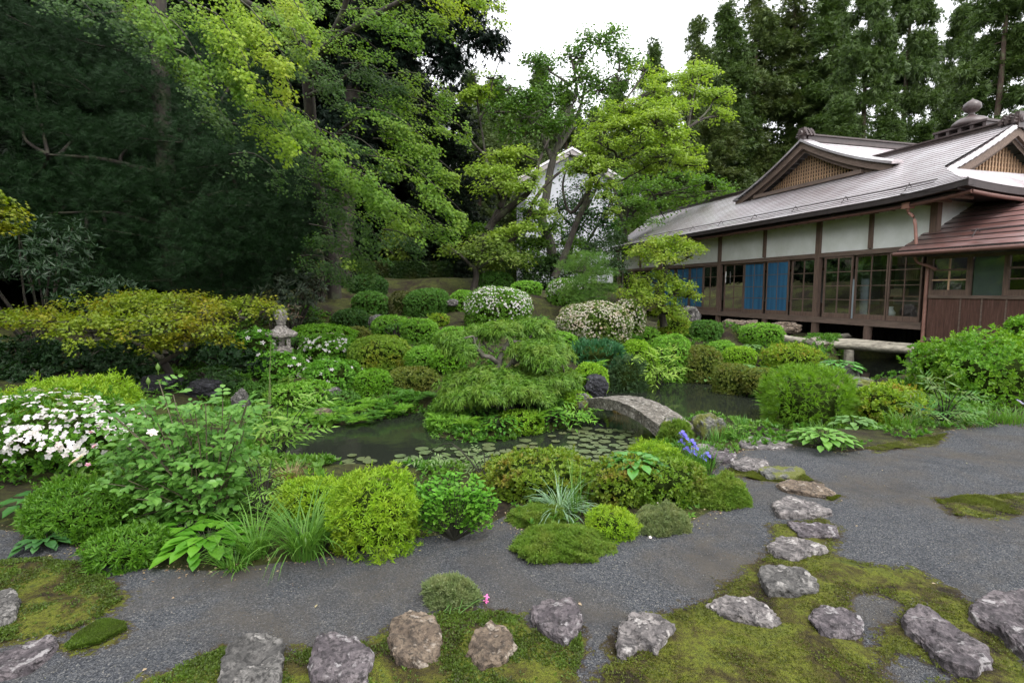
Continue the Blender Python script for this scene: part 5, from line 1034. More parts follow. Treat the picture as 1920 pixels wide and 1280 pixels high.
for (u0, v0, u1, v1, hw, Y, br_) in SPR:
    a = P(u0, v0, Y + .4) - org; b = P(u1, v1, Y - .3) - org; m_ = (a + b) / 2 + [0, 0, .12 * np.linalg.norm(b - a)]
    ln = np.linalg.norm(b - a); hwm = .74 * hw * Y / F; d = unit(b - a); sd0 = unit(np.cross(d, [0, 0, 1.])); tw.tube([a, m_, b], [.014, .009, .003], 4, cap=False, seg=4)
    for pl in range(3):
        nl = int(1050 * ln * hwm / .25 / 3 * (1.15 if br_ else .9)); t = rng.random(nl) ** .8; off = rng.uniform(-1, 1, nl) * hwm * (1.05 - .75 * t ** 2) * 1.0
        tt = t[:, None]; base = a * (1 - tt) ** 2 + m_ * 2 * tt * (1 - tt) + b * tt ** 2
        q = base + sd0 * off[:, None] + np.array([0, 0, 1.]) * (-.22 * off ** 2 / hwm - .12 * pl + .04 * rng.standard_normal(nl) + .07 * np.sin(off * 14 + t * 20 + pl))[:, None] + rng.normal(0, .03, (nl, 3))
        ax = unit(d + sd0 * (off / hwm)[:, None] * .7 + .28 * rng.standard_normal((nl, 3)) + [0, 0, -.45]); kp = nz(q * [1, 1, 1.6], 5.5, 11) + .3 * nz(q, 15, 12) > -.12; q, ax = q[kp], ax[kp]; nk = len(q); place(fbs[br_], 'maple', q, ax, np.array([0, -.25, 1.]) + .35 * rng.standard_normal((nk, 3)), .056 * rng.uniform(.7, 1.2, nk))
for k, mt in ((2, leaf_mat((.16,.28,.014), (.30,.42,.03), (.36,.40,.03), trans=.5, scale=1.2)), (1, leaf_mat((.085,.19,.014), (.17,.30,.028), (.22,.29,.02), trans=.5, scale=1)), (0, MAP_DK)): fbs[k].build('crown', mt, mo)  # brighter crowns paint the sprays as lit by the sky
tw.build('twigs', BARKD, mo)

# ---- dark big pine at left, fir top centre
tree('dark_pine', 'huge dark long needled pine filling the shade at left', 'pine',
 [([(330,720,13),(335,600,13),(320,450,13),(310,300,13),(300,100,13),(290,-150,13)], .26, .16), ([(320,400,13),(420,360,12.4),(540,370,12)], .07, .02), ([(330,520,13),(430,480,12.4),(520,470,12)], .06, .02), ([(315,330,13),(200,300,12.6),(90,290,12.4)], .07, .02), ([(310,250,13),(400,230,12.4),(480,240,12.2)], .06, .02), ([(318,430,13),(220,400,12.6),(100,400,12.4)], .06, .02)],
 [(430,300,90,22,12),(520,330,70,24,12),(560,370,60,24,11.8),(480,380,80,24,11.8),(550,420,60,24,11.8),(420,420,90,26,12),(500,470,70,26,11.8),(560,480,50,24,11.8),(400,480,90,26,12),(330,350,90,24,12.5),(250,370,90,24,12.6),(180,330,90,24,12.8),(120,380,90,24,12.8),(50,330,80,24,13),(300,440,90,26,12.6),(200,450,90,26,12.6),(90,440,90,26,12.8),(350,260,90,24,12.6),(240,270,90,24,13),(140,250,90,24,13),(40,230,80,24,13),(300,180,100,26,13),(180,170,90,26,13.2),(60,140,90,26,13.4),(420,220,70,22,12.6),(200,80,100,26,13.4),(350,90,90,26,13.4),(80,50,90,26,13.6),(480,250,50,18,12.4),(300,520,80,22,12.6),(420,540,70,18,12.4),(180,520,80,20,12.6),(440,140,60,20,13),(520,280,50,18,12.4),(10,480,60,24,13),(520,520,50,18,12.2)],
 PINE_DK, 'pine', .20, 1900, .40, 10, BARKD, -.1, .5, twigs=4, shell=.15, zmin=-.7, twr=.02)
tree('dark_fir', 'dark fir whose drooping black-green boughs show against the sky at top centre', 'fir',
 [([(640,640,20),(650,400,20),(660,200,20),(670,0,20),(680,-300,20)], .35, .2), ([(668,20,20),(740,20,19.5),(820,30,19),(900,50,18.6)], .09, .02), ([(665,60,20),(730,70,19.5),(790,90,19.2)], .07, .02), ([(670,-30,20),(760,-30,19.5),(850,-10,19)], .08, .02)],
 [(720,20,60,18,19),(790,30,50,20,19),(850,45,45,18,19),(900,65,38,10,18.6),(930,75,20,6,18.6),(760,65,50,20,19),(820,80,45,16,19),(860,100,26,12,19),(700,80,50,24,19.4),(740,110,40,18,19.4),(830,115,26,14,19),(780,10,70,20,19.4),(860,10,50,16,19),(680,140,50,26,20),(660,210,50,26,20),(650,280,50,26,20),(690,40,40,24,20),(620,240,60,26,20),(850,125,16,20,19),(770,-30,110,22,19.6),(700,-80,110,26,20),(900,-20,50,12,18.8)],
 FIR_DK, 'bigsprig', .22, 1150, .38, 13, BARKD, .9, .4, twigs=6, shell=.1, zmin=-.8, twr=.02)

# ---- cedars of the hill: shared prototypes
def cedar_proto(H, R0, n, seed, mat, z0=.25, kind='bigsprig', size=.42, name='cedar_tree', sparse=0, top=1.0, droopf=.35):
    rg = np.random.default_rng(seed); fb = MB(); tb = MB(); o = thing(name, 'x', 'cedar')
    tb.tube([(0, 0, -1), (.1, 0, H * .3), (-.05, .1, H * .6), (0, 0, H * .98)], [.36, .3, .2, .04], 8, jit=.03); tb.build('trunk', BARKR, o); E = []
    nb = int(n)
    for k in range(nb):
        t = rg.random() ** .85; z = H * (z0 + (1 - z0) * t); Rr = R0 * (1 - t) ** .62 * rg.uniform(.55, 1.15) + .25; a = rg.uniform(0, 6.283)
        if sparse and rg.random() < sparse * (1 - t): continue
        for f in ((.55, .95) if Rr > 1.2 else (.6,)):
            E.append((Rr * f * math.cos(a), Rr * f * math.sin(a), z - Rr * f * droopf, .34 * Rr + .25, .34 * Rr + .25, .38 + .10 * Rr))
    crown(fb, E, nb * 14, .42, 13, kind, size, .5, .35, .2, -.7, .8, jit=.6); fb.build('crown', mat, o)
    bb = MB()
    for e in E[::3]: bb.tube([(0, 0, e[2] + .4), (e[0] * .5, e[1] * .5, e[2] + .35), (e[0], e[1], e[2])], [.06, .045, .02], 4, cap=False, seg=2)
    bb.build('boughs', BARKR, o); return o
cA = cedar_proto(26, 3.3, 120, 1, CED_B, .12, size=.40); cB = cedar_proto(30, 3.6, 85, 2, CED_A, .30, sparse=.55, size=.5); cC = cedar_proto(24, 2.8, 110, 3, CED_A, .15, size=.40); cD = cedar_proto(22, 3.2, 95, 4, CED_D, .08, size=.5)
def put(proto, label, u, Y, vtop, rot=0.0, group=None, vb=560, wid=1.0, _f=set()):
    o = proto if proto.name not in _f else copy_tree(proto); _f.add(proto.name)
    p = P(u, vb, Y); zt = P(u, vtop, Y)[2]; zb = min(p[2], float(terr(np.array([p[0]]), np.array([p[1]]))[0])); H = {cA.name: 26, cB.name: 30, cC.name: 24, cD.name: 22}[proto.name]; s = (zt - zb) / H
    o.location = (p[0], p[1], zb); o.rotation_euler = (0, 0, rot); o.scale = (s * wid, s * wid, s); tag(o, label, 'cedar', group or 'tall cedars behind the residence'); return o
CED = [
 (cC,'small pointed cedar at the left end of the row, against the sky',1215,62,82,0,1.0),(cA,'pointed cedar right of the smallest one, before the sky notch',1292,66,35,1.1,1.0),(cC,'cedar rising directly behind the lime maple top',1345,72,8,2.2,1.1),
 (cA,'dense grey-green cedar left of the cross gable',1400,76,-35,.5,1.2),(cA,'dense cedar rising straight above the cross gable',1465,78,-45,2.4,1.3),(cC,'full cedar between the cross gable and the twin bare trunks',1530,74,-45,3.5,1.2),
 (cB,'tall open cedar with bare lower trunk, left of the twin trunks',1600,52,-140,0.3,.75),(cB,'tall open cedar with bare dark trunk before bright sky gaps',1672,54,-130,1.9,.75),(cB,'thin cedar right of the bright sky gaps',1770,58,-60,4.0,.8),
 (cB,'broad near cedar with hanging boughs above the hall lantern',1840,33,-160,2.9,.95),(cA,'cedar half cut by the right frame edge',1935,34,-120,5.0,.9),
 (cC,'low dark cedar filling the gap under the twin trunks',1640,46,200,.7,1.5),(cC,'low dark cedar left of the hall lantern',1715,46,228,2.7,1.5),(cC,'low cedar right behind the cross gable ridge',1560,48,190,3.7,1.5),(cA,'low cedar just over the left roof end',1330,52,170,4.4,1.6),
 (cC,'hillside cedar above the storehouse roof',1010,60,118,1.0,1.1),(cA,'hillside cedar left of the storehouse, seen through the leaning maple',955,55,185,2.0,1.2),(cC,'hillside cedar far left in the sky gap',885,62,135,3.0,1.2),(cA,'low hillside cedar behind the tall garden tree',1060,50,175,.2,1.5),(cC,'hillside cedar behind the crown of the lime maple',1150,50,150,4.2,1.4),(cA,'low wide cedar behind the left part of the lime maple',1235,42,170,5.2,1.5),
 (cA,'hillside cedar behind the bright tufts of the leaning maple',900,48,215,5.5,1.5),(cC,'hillside cedar behind the dark fir boughs',800,55,160,.9,1.4),(cA,'hillside cedar just left of the storehouse gable',985,44,190,1.9,1.3),(cC,'hillside cedar between the leaning maple and the tall tree',930,66,150,2.7,1.5),(cA,'low hillside cedar right of the storehouse gable',1110,46,205,3.3,1.6)]
for pr, lb, u, Y, vt, rot, wd in CED: put(pr, lb, u, Y, vt, rot, wid=wd)
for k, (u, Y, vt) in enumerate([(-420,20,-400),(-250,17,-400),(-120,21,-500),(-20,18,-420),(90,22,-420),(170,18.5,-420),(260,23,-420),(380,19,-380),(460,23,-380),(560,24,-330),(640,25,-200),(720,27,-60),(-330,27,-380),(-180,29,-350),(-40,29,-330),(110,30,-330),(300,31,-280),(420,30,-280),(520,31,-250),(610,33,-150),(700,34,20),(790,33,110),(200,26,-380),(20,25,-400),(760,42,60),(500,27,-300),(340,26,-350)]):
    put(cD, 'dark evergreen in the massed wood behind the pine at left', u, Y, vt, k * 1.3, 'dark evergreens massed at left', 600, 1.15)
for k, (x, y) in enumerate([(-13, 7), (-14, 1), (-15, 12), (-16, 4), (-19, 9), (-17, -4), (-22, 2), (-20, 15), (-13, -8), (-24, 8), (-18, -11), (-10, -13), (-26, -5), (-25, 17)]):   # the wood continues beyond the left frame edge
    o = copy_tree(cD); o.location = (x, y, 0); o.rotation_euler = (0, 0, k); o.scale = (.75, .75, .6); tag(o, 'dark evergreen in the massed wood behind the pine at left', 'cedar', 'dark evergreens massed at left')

# ---- rhododendrons and shrubs, some with shade put into the leaf colour
def rhodo(label, u, v, hw, hh, Y, n, mat, size=.13, name='rhododendron', kind='slim'):
    c = P(u, v, Y); z0 = min(tz(c[0], c[1]), c[2]); o = thing(name, label, 'shrub', (c[0], c[1], z0)); k = Y / F; mb = MB()
    d = sph(n, -.7); rr = .55 + .45 * rng.random(n); p = np.array([0, 0, c[2] - z0]) + d * np.array([hw * k, hw * k * .8, hh * k]) * (rr * (1 + .2 * nz(d, 3, n)))[:, None]; nr = unit(d + [0, 0, .8] + .4 * rng.standard_normal(d.shape))
    rosettes(mb, p, nr, kind, size, 8, (.9, 1.5)); mb.build('foliage', mat, o); mb = MB()
    for q in p[:14]: mb.tube([(0, 0, 0), q * .5 + rng.normal(0, .05, 3), q], [.03, .02, .008], 5, cap=False, seg=3)
    mb.build('branches_or_dark_core', BARKD, o)
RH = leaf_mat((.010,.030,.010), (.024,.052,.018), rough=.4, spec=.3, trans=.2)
rhodo('large rhododendron with long leaves at the left edge above the spreading maple', 60, 480, 110, 75, 9.6, 420, RH); rhodo('rhododendron behind the top of the spreading maple', 190, 560, 80, 50, 9.6, 180, RH)
rhodo('greyish rhododendron above the lantern', 545, 545, 60, 50, 12, 260, leaf_mat((.03,.05,.03), (.06,.08,.045), rough=.4, trans=.2), .12); rhodo('reddish leaved rhododendron right behind the lantern finial', 520, 590, 40, 22, 11.2, 70, leaf_mat((.03,.06,.03), (.06,.09,.04), (.16,.05,.04), rough=.4, scale=4, trans=.2), .11)
rhodo('twiggy dark shrub right of the greyish rhododendron', 600, 500, 45, 38, 15, 200, leaf_mat((.04,.05,.03), (.09,.09,.05), rough=.6), .09, 'dark_shrub', 'oval')
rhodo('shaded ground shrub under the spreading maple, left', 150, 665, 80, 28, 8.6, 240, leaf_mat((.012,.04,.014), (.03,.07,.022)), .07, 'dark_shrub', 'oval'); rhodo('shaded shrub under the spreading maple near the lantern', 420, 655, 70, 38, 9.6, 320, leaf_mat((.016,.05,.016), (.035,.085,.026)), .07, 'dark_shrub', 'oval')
for k_, (u, v, hw, Y) in enumerate(((50,660,70,8.8),(220,690,70,8.5),(320,650,60,9.4),(60,705,80,8.2),(-60,660,60,9),(250,640,60,9.8),(480,690,40,9.3))): rhodo('dark bush added under the spreading maple, ' + ('at the left frame edge', 'just left of the dark rocks', 'behind the trunk fork', 'lowest, behind the white azalea', 'partly outside the frame', 'behind the left limb', 'next to the loose azalea')[k_], u, v, hw, 30, Y, 260, leaf_mat((.010,.032,.010), (.024,.06,.016)), .07, 'dark_shrub', 'oval')  # added bushes, the black shade below the maple put into their leaf colour
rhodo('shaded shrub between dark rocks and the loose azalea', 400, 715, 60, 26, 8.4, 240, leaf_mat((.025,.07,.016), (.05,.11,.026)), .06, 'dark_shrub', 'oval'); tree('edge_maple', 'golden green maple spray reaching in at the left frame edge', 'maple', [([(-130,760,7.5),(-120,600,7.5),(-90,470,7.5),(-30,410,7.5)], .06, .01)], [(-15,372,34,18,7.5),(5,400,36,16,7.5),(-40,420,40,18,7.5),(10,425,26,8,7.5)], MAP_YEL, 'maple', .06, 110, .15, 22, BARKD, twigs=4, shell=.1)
rhodo('low lime shrub on the slope left of the hedge', 640, 498, 42, 14, 18, 170, MAP_LIME, .10, 'lime_shrub', 'oval'); rhodo('shaded mossy shrub below the pine by the slope', 560, 600, 40, 20, 12.5, 160, leaf_mat((.02,.06,.014), (.05,.10,.02)), .06, 'dark_shrub', 'oval')
for k_, (u, v, Y) in enumerate(((640,590,14.5),(745,615,12.4),(860,635,10.9),(1010,600,14),(560,640,10.5),(720,600,13.3))): rhodo('low fine leaved ground plant on the mossy slope, ' + ('below the lime shrub', 'left of the box shaped shrub foot', 'under the tall white azalea', 'right of the tall white azalea', 'below the greyish rhododendron', 'under the low dark round shrub')[k_], u, v, 26, 10, Y, 130, ST['clipM']['m'], .035, 'ground_plant', 'oval')
# clipped hedge
hg = thing('clipped_hedge', 'straight dark clipped hedge behind the mossy slope', 'hedge', P(760, 530, 21)); n = 9000; w, hh, dp = 1.75, .82, .7
p = rng.uniform(-1, 1, (n, 3)) * [w, dp / 2, hh / 2] + [0, 0, hh / 2 - .12]; f = rng.integers(0, 3, n); nr = np.zeros((n, 3)); p[f == 0, 1] = -dp / 2; nr[f == 0, 1] = -1; p[f == 1, 2] = hh * .88; nr[f == 1, 2] = 1; s_ = np.sign(p[f == 2, 0]); p[f == 2, 0] = s_ * w; nr[f == 2, 0] = s_
p += rng.normal(0, .03, p.shape); mb = MB(); rosettes(mb, p, unit(nr + .4 * rng.standard_normal(nr.shape)), 'oval', .07, 4); mb.build('foliage', leaf_mat((.016,.04,.010), (.035,.07,.014), (.12,.10,.03), scale=1), hg)
mb = MB(); mb.box((-w * .96, -dp * .42, -.1), (w * .96, dp * .42, hh * .8)); mb.build('branches_or_dark_core', CORE, hg)  # dark box filling the hedge, stands for its inner shade
# ------------------------------------------------------------------ small plants
def blades(mb, n, c, spread, ln, w, bend=.8, lean=.5, seg=5, mi=0):
    a = rng.uniform(0, 6.283, n); r = spread * np.sqrt(rng.random(n)); b = np.stack([c[0] + r * np.cos(a), c[1] + r * np.sin(a), np.full(n, c[2])], -1)
    a2 = a + rng.normal(0, .5, n); out = np.stack([np.cos(a2), np.sin(a2), 0 * a2], -1); L_ = ln * rng.uniform(.55, 1.1, n); th0 = rng.uniform(.05, lean, n); th1 = th0 + bend * rng.uniform(.4, 1.5, n)
    th1 = th1 + .25; p = b; V = []; side = np.stack([-np.sin(a2), np.cos(a2), 0 * a2], -1)
    for k in range(seg + 1):
        t = k / seg; ww = w * (1 - t ** 1.7) * (.7 + .3 * min(1, t * 4)) * .5 + .0004; V += [p - side * ww, p + side * ww]
        th = th0 + (th1 - th0) * t; p = p + (out * np.sin(th)[:, None] + np.array([0, 0, 1.]) * np.cos(th)[:, None]) * (L_ / seg)[:, None]
    V = np.stack(V, 1); k = 2 * (seg + 1); f = np.array([(2 * i, 2 * i + 1, 2 * i + 3, 2 * i + 2) for i in range(seg)]); mb.add(V.reshape(-1, 3), (f[None] + (np.arange(n) * k)[:, None, None]).reshape(-1, 4), mi)
GR = {'grass': leaf_mat((.06,.16,.02), (.13,.26,.04), rough=.4, trans=.35), 'silver': leaf_mat((.14,.26,.14), (.28,.40,.26), rough=.4, trans=.3), 'fine': leaf_mat((.10,.20,.02), (.19,.29,.05), (.24,.26,.06), trans=.4, scale=6),
      'dry': leaf_mat((.17,.13,.06), (.28,.2,.1), (.12,.12,.03), trans=.3, scale=8), 'iris': leaf_mat((.07,.19,.03), (.13,.28,.05), trans=.35), 'sage': leaf_mat((.12,.18,.06), (.22,.26,.12), (.3,.3,.14), trans=.3, scale=9)}
def gpos(u, v): d = G(u, v, 0.0); return np.array([d[0], d[1], tz(d[0], d[1])])
def upos(u, v, Y): p = P(u, v, Y); return np.array([p[0], p[1], max(tz(p[0], p[1]), WZ)])
def grass(name, label, cat, pos, n, spread, ln, w, bend, lean, mat, group=None):
    mb = MB(); blades(mb, n, (0, 0, -.01), spread, ln, w, bend, lean); o = mb.build(name, GR[mat] if isinstance(mat, str) else mat); o.location = [float(q) for q in pos]; return tag(o, label, cat, group)
grass('long_grass', 'large tuft of long arching grass in front of the bright azaleas', 'grass tuft', gpos(575, 1040), 150, .10, .50, .010, 1.5, .5, 'grass')
grass('long_grass', 'second long grass tuft left of the large one', 'grass tuft', gpos(478, 1040), 110, .08, .42, .009, 1.3, .6, 'grass')
grass('long_grass', 'short dense grass tuft at the gravel edge below the big leaves', 'grass tuft', gpos(440, 1062), 90, .07, .20, .009, 1.0, .8, 'grass')
grass('silver_grass', 'silvery arching grass tuft between two azaleas', 'grass tuft', gpos(1050, 965), 120, .05, .36, .010, 1.4, .9, 'silver')
grass('tall_grass', 'upright thin grass stems rising behind the silvery tuft', 'grass tuft', gpos(1075, 960), 40, .09, .42, .006, .5, .3, 'grass')
grass('reed_tuft', 'dry brown reed tuft at the left pond edge', 'reeds', gpos(545, 905), 150, .10, .22, .006, 1.0, .5, 'dry')
grass('reed_tuft', 'rusty brown tuft on the far side of the stone bridge', 'reeds', upos(1165, 738, 8.2), 170, .12, .26, .008, 1.2, .6, 'dry')
for k, (u, v, Y, n, h) in enumerate(((1300,868,5.05,90,.34),(1322,880,4.9,60,.26),(1375,815,6.0,90,.22),(1345,820,5.9,60,.2),(1400,808,6.3,50,.16))):
    grass('iris_leaves', ('upright iris blades beside the blue flowers', 'iris blades at the azalea edge by the first stepping stones', 'green blades right of the mossy boulder', 'green blades close behind the flat stone', 'short green blades at the flat reddish slab')[k], 'iris', upos(u, v, Y), n, .10, h, .009, .35, .35, 'iris')
for k, (u, v, Y) in enumerate(((1700,822,6.3),(1740,800,6.6),(1830,790,6.4),(1870,785,6.5),(1905,790,6.4),(1330,632,12.7),(1555,812,6.6))):
    grass('grass_clump', ('grass blades at the foot of the orange tipped azalea', 'grass under the nandina', 'long grass below the big right bush', 'long grass right of the first clump below the big bush', 'grass at the right frame edge by the gravel', 'dark grass at the left veranda post', 'grass blades between feathery bush and hosta')[k], 'grass tuft', upos(u, v, Y), 110, .22, .26, .008, .7, .5, 'grass')
# mounds of fine ground cover
def mound(label, u, v, hw, Y, h, mat, ln=.06, n=5200, name='ground_cover'):
    c = upos(u, v, Y); rx = hw * Y / F; mb = MB(); sd = n % 97; d = sph(int(n * 1.3), -.05); am = 1 + .20 * nz(d, 4, sd) + .10 * nz(d, 11, sd + 3)
    p = d * [rx, rx * .75, h] * (am * (1 - .25 * rng.random(len(d)) ** 2))[:, None]; nr = unit(d + [0, 0, .9] + .7 * rng.standard_normal(d.shape)); place(mb, 'sprig', p, nr, rng.standard_normal(nr.shape), ln * rng.uniform(.25, .7, len(d)))
    k = rng.random(len(d)) < .6; rosettes(mb, p[k] + nr[k] * ln * .25, nr[k], 'oval', ln * .17, 4)
    o = thing(name, label, 'ground cover', c); mb.build('foliage', GR[mat], o); mb = MB(); core_mesh(mb, (0, 0, 0), np.array([rx, rx * .75, h]), n, .7, -.05); mb.build('branches_or_dark_core', CORE, o)  # foliage over a dark core painted as inner shade
mound('soft lime green cushion spilling onto the gravel in the middle', 1050, 1035, 84, 3.2, .11, 'fine', .05, 8500)
mound('flat green cushion behind the lime one, left', 1010, 985, 52, 3.6, .09, 'fine', .05, 3500)
mound('buff coloured heathery cushion right of the small azalea ball', 1238, 1005, 54, 3.5, .12, 'sage', .045, 5200)
mound('bright feathery grass cushion at the bend of the gravel', 1350, 945, 50, 3.95, .17, 'fine', .07, 5200)
mound('airy tuft with small pink flowers at the stones', 845, 1150, 48, 2.65, .10, 'sage', .06, 2500, 'thrift_tuft')
mound('feathery green tuft at the near end of the stone bridge', 1268, 826, 28, 5.8, .24, 'fine', .09, 2600)
# broad leaved plants
def leafy(name, label, cat, base, tips, mat, kind='broad', size=.07, sp=.05, start=.3, compound=0, stem=TWIG, sr=.004, up=.35, spread=.9, group=None, droop=.2):
    o = thing(name, label, cat, base); mb = MB(); sb = MB(); base = np.asarray(base)
    for tp in tips:
        q = np.asarray(tp) - base; m_ = q * .5 + [0, 0, up * np.linalg.norm(q[:2]) + .0] + rng.normal(0, .02, 3); sb.tube([(0, 0, 0), m_, q], [sr * 1.5, sr, sr * .6], 5, cap=False, seg=4); ln = np.linalg.norm(q); n = max(3, int(ln * (1 - start) / sp))
        t = np.linspace(start, 1, n)[:, None]; c = 2 * m_ * t * (1 - t) + q * t ** 2; dr_ = unit(2 * m_ * (1 - 2 * t) + 2 * q * t)
        sg = np.where(np.arange(n) % 2, 1, -1)[:, None]; out = unit(np.cross(dr_, [0, 0, 1.]) * sg + .5 * rng.standard_normal((n, 3)) * [1, 1, .3]); ax = unit(out * spread + dr_ * .5 + [0, 0, -droop * .3]); up_ = np.array([0, -.3, 1.]) + .3 * rng.standard_normal((n, 3))
        sz = size * rng.uniform(.7, 1.15, n)
        if compound:
            pl = size * 2.2
            for j in range(compound):
                for s_ in ((-1, 1) if j < compound - 1 else (0,)):
                    f = (j + 1) / compound; pos = c + ax * pl * f + [0, 0, -droop * pl * f * f]; la = unit(ax * (.6 if s_ else 1) + np.cross(ax, up_) * s_ * .9 + [0, 0, -droop]); place(mb, kind, pos, la, up_ + .2 * rng.standard_normal((n, 3)), sz * (1 - .15 * abs(f - .6)))
        else: place(mb, kind, c, ax, up_, sz); place(mb, kind, c - dr_ * sp * .4, unit(-out * spread + dr_ * .5 + .3 * rng.standard_normal((n, 3))), up_, sz)
    place(mb, kind, np.array([np.asarray(t_) - base for t_ in tips]), unit(rng.standard_normal((len(tips), 3)) * [1, 1, .3] + [0, 0, .3]), np.tile([0, -.3, 1.], (len(tips), 1)), size)
    mb.build('leaves', mat, o); sb.build('stems', stem, o); return o
def tipsin(n, u0, u1, v0, v1, Y0, Y1):
    return [P(rng.uniform(u0, u1), rng.uniform(v0, v1), rng.uniform(Y0, Y1)) for _ in range(n)]
ROSE = leaf_mat((.065,.18,.03), (.16,.32,.065), (.13,.28,.04), trans=.4, rough=.4, scale=3); SHRUB = leaf_mat((.075,.23,.018), (.15,.37,.035), (.22,.40,.05), trans=.45, scale=4)
RST = flat_mat('rose_stem', (.07, .06, .03), .7, .4, 10, 0)
rt = [P(u, v, Y) for u, v, Y in ((297,712,3.9),(325,740,3.9),(272,760,3.9),(340,775,3.8),(300,800,3.7),(250,800,3.7),(235,835,3.6),(330,830,3.5),(370,800,3.9),(405,775,4.0),(435,770,4.0),(450,800,3.9),(440,840,3.8),(400,850,3.6),(360,870,3.4),(310,880,3.4),(270,880,3.4),(240,900,3.4),(420,880,3.6),(455,870,3.8),(350,910,3.3),(300,930,3.3),(330,960,3.25),(380,940,3.4),(255,935,3.3),(215,870,3.6),(190,840,3.8),(210,800,3.9))] + tipsin(66, 190, 470, 745, 1000, 3.3, 4.0)
leafy('rose_bush', 'tall rose bush with rounded bluish green leaves at left front', 'rose', gpos(335, 1030) + [0, .35, 0], rt, ROSE, 'broad', .062, .05, .3, 3, RST, .005, .1)
for k, (u, v, Y) in enumerate(((296,690,3.9),(278,716,3.9))):
    mb = MB(); c = P(u, v, Y); mb.lathe([(.002, -.05), (.004, -.02), (.012, -.01), (.016, .005), (.011, .02), (.003, .035), (0, .04)], sides=10); ob = mb.build('rosebud', leaf_mat((.10,.2,.04), (.16,.26,.06), (.4,.3,.2))); ob.location = [float(q) for q in c]; tag(ob, ('closed rosebud at the very top of the rose bush', 'lower closed rosebud on the rose bush')[k], 'rosebud')
def flower_thing(name, label, cat, c, r, mat, n=6, cup=.5, group=None, tilt=.6):
    mb = MB()
    for lay in range(2):
        for k in range(n):
            a = 6.283 * (k + .5 * lay) / n; d = np.array([math.cos(a), math.sin(a), cup * (1 + lay)]); place(mb, 'broad', [(0, 0, 0)], [d], [(-math.cos(a) * cup, -math.sin(a) * cup, 1)], [r * (1 - .2 * lay)])
    o = mb.build(name, mat); o.location = [float(q) for q in c]; o.rotation_euler = (tilt, rng.uniform(-.3, .3), rng.uniform(0, 6)); return tag(o, label, cat, group)
PINKW = leaf_mat((.80,.66,.68), (.86,.76,.78), trans=.3); PINK = leaf_mat((.62,.28,.42), (.72,.42,.52), trans=.3); MAG = leaf_mat((.70,.14,.42), (.78,.24,.52), trans=.3); VIO = leaf_mat((.13,.12,.55), (.22,.19,.75), trans=.3)
flower_thing('rose_blossom', 'large pinkish white blossom at the left, nearest the camera', 'flower', P(147, 862, 3.05), .062, PINKW, 6, .25)
flower_thing('rose_blossom', 'small white blossom on the rose bush, right of the big pinkish one', 'flower', P(285, 812, 3.2), .036, PINKW, 6, .4)
for k, (u, v) in enumerate(((240,770),(262,778),(258,788),(246,782),(170,812),(178,838),(165,872))): flower_thing('pink_blossom', 'small pink blossom among the leaves near the white azalea', 'flower', P(u, v, 3.7), .024, PINK, 5, .8, 'small pink blossoms')
leafy('leafy_shrub', 'rounded shrub with fresh green oval leaves at the gravel edge', 'shrub', gpos(850, 1020) + [0, .05, 0],
      [P(850 + 88 * math.cos(a) * f, 955 - 72 * math.sin(a) * f, 3.35 - .28 * math.sqrt(max(0, 1 - f * f)) * 1.0 + .1) for a, f in zip(rng.uniform(-.55, 3.7, 170), rng.uniform(.15, 1, 170) ** .6)], SHRUB, 'broad', .036, .028, .45, 0, TWIG, .003, .15)
LUSH = leaf_mat((.06,.20,.012), (.13,.32,.025), trans=.4); HOS = leaf_mat((.045,.17,.02), (.09,.26,.04), trans=.25, rough=.3, spec=.5)
def hosta(name, label, pos, n, r, size, mat, tilt=(.5, 1.2), cat='hosta', kind='broad', group=None):
    n = int(n * 1.9); size = size * .86; tilt = (.15, tilt[1])
    o = thing(name, label, cat, pos); mb = MB(); sb = MB()
    for k in range(n):
        a = 6.283 * k * .382 + rng.uniform(-.2, .2); f = .15 + .85 * (k / n); th = tilt[0] + (tilt[1] - tilt[0]) * f; q = np.array([math.cos(a) * math.sin(th), math.sin(a) * math.sin(th), math.cos(th) * .9]) * r * (.6 + .4 * f)
        sb.tube([(0, 0, 0), q * .5 + [0, 0, .02], q], [.004, .003, .002], 4, cap=False, seg=2); d = np.array([math.cos(a), math.sin(a), .25 - .6 * f]); place(mb, kind, [q], [d], [(-.2 * math.cos(a), -.2 * math.sin(a), 1)], [size * rng.uniform(.75, 1.1)])
    mb.build('leaves', mat, o); sb.build('stems', TWIG, o); return o
hosta('hosta', 'light green hosta rosette at the gravel edge below the feathery bush', gpos(1542, 838), 30, .30, .15, leaf_mat((.09,.22,.03), (.15,.31,.05), trans=.3), (.3, 1.25))
hosta('hosta', 'glossy dark green broad leaved plant in the middle of the big azalea', P(1190, 888, 4.05) + [0, 0, .02], 18, .20, .15, HOS)
hosta('broadleaf_plant', 'large pointed yellow-green leaves spilling onto the gravel below the roses', gpos(390, 1035), 26, .22, .15, LUSH, (.5, 1.3), 'plant'); hosta('broadleaf_plant', 'second spray of large pointed leaves nearer the dark azalea', gpos(345, 1020) + [0, .05, 0], 18, .2, .13, LUSH, (.5, 1.3), 'plant')
hosta('bergenia', 'dark rounded leaves at the lower left end of the azalea', gpos(85, 1025), 16, .12, .10, leaf_mat((.025,.085,.02), (.05,.14,.035), rough=.45, trans=.2), (.4, 1.2), 'plant')
hosta('broadleaf_plant', 'broad leaves under the big white azalea', gpos(75, 960), 12, .22, .15, leaf_mat((.03,.12,.02), (.06,.18,.03)), (.4, 1.1), 'plant')
hosta('hosta', 'wide dark green leaves on a rock by the dark pool', P(1575, 698, 9.7), 26, .34, .20, HOS, (.5, 1.3))
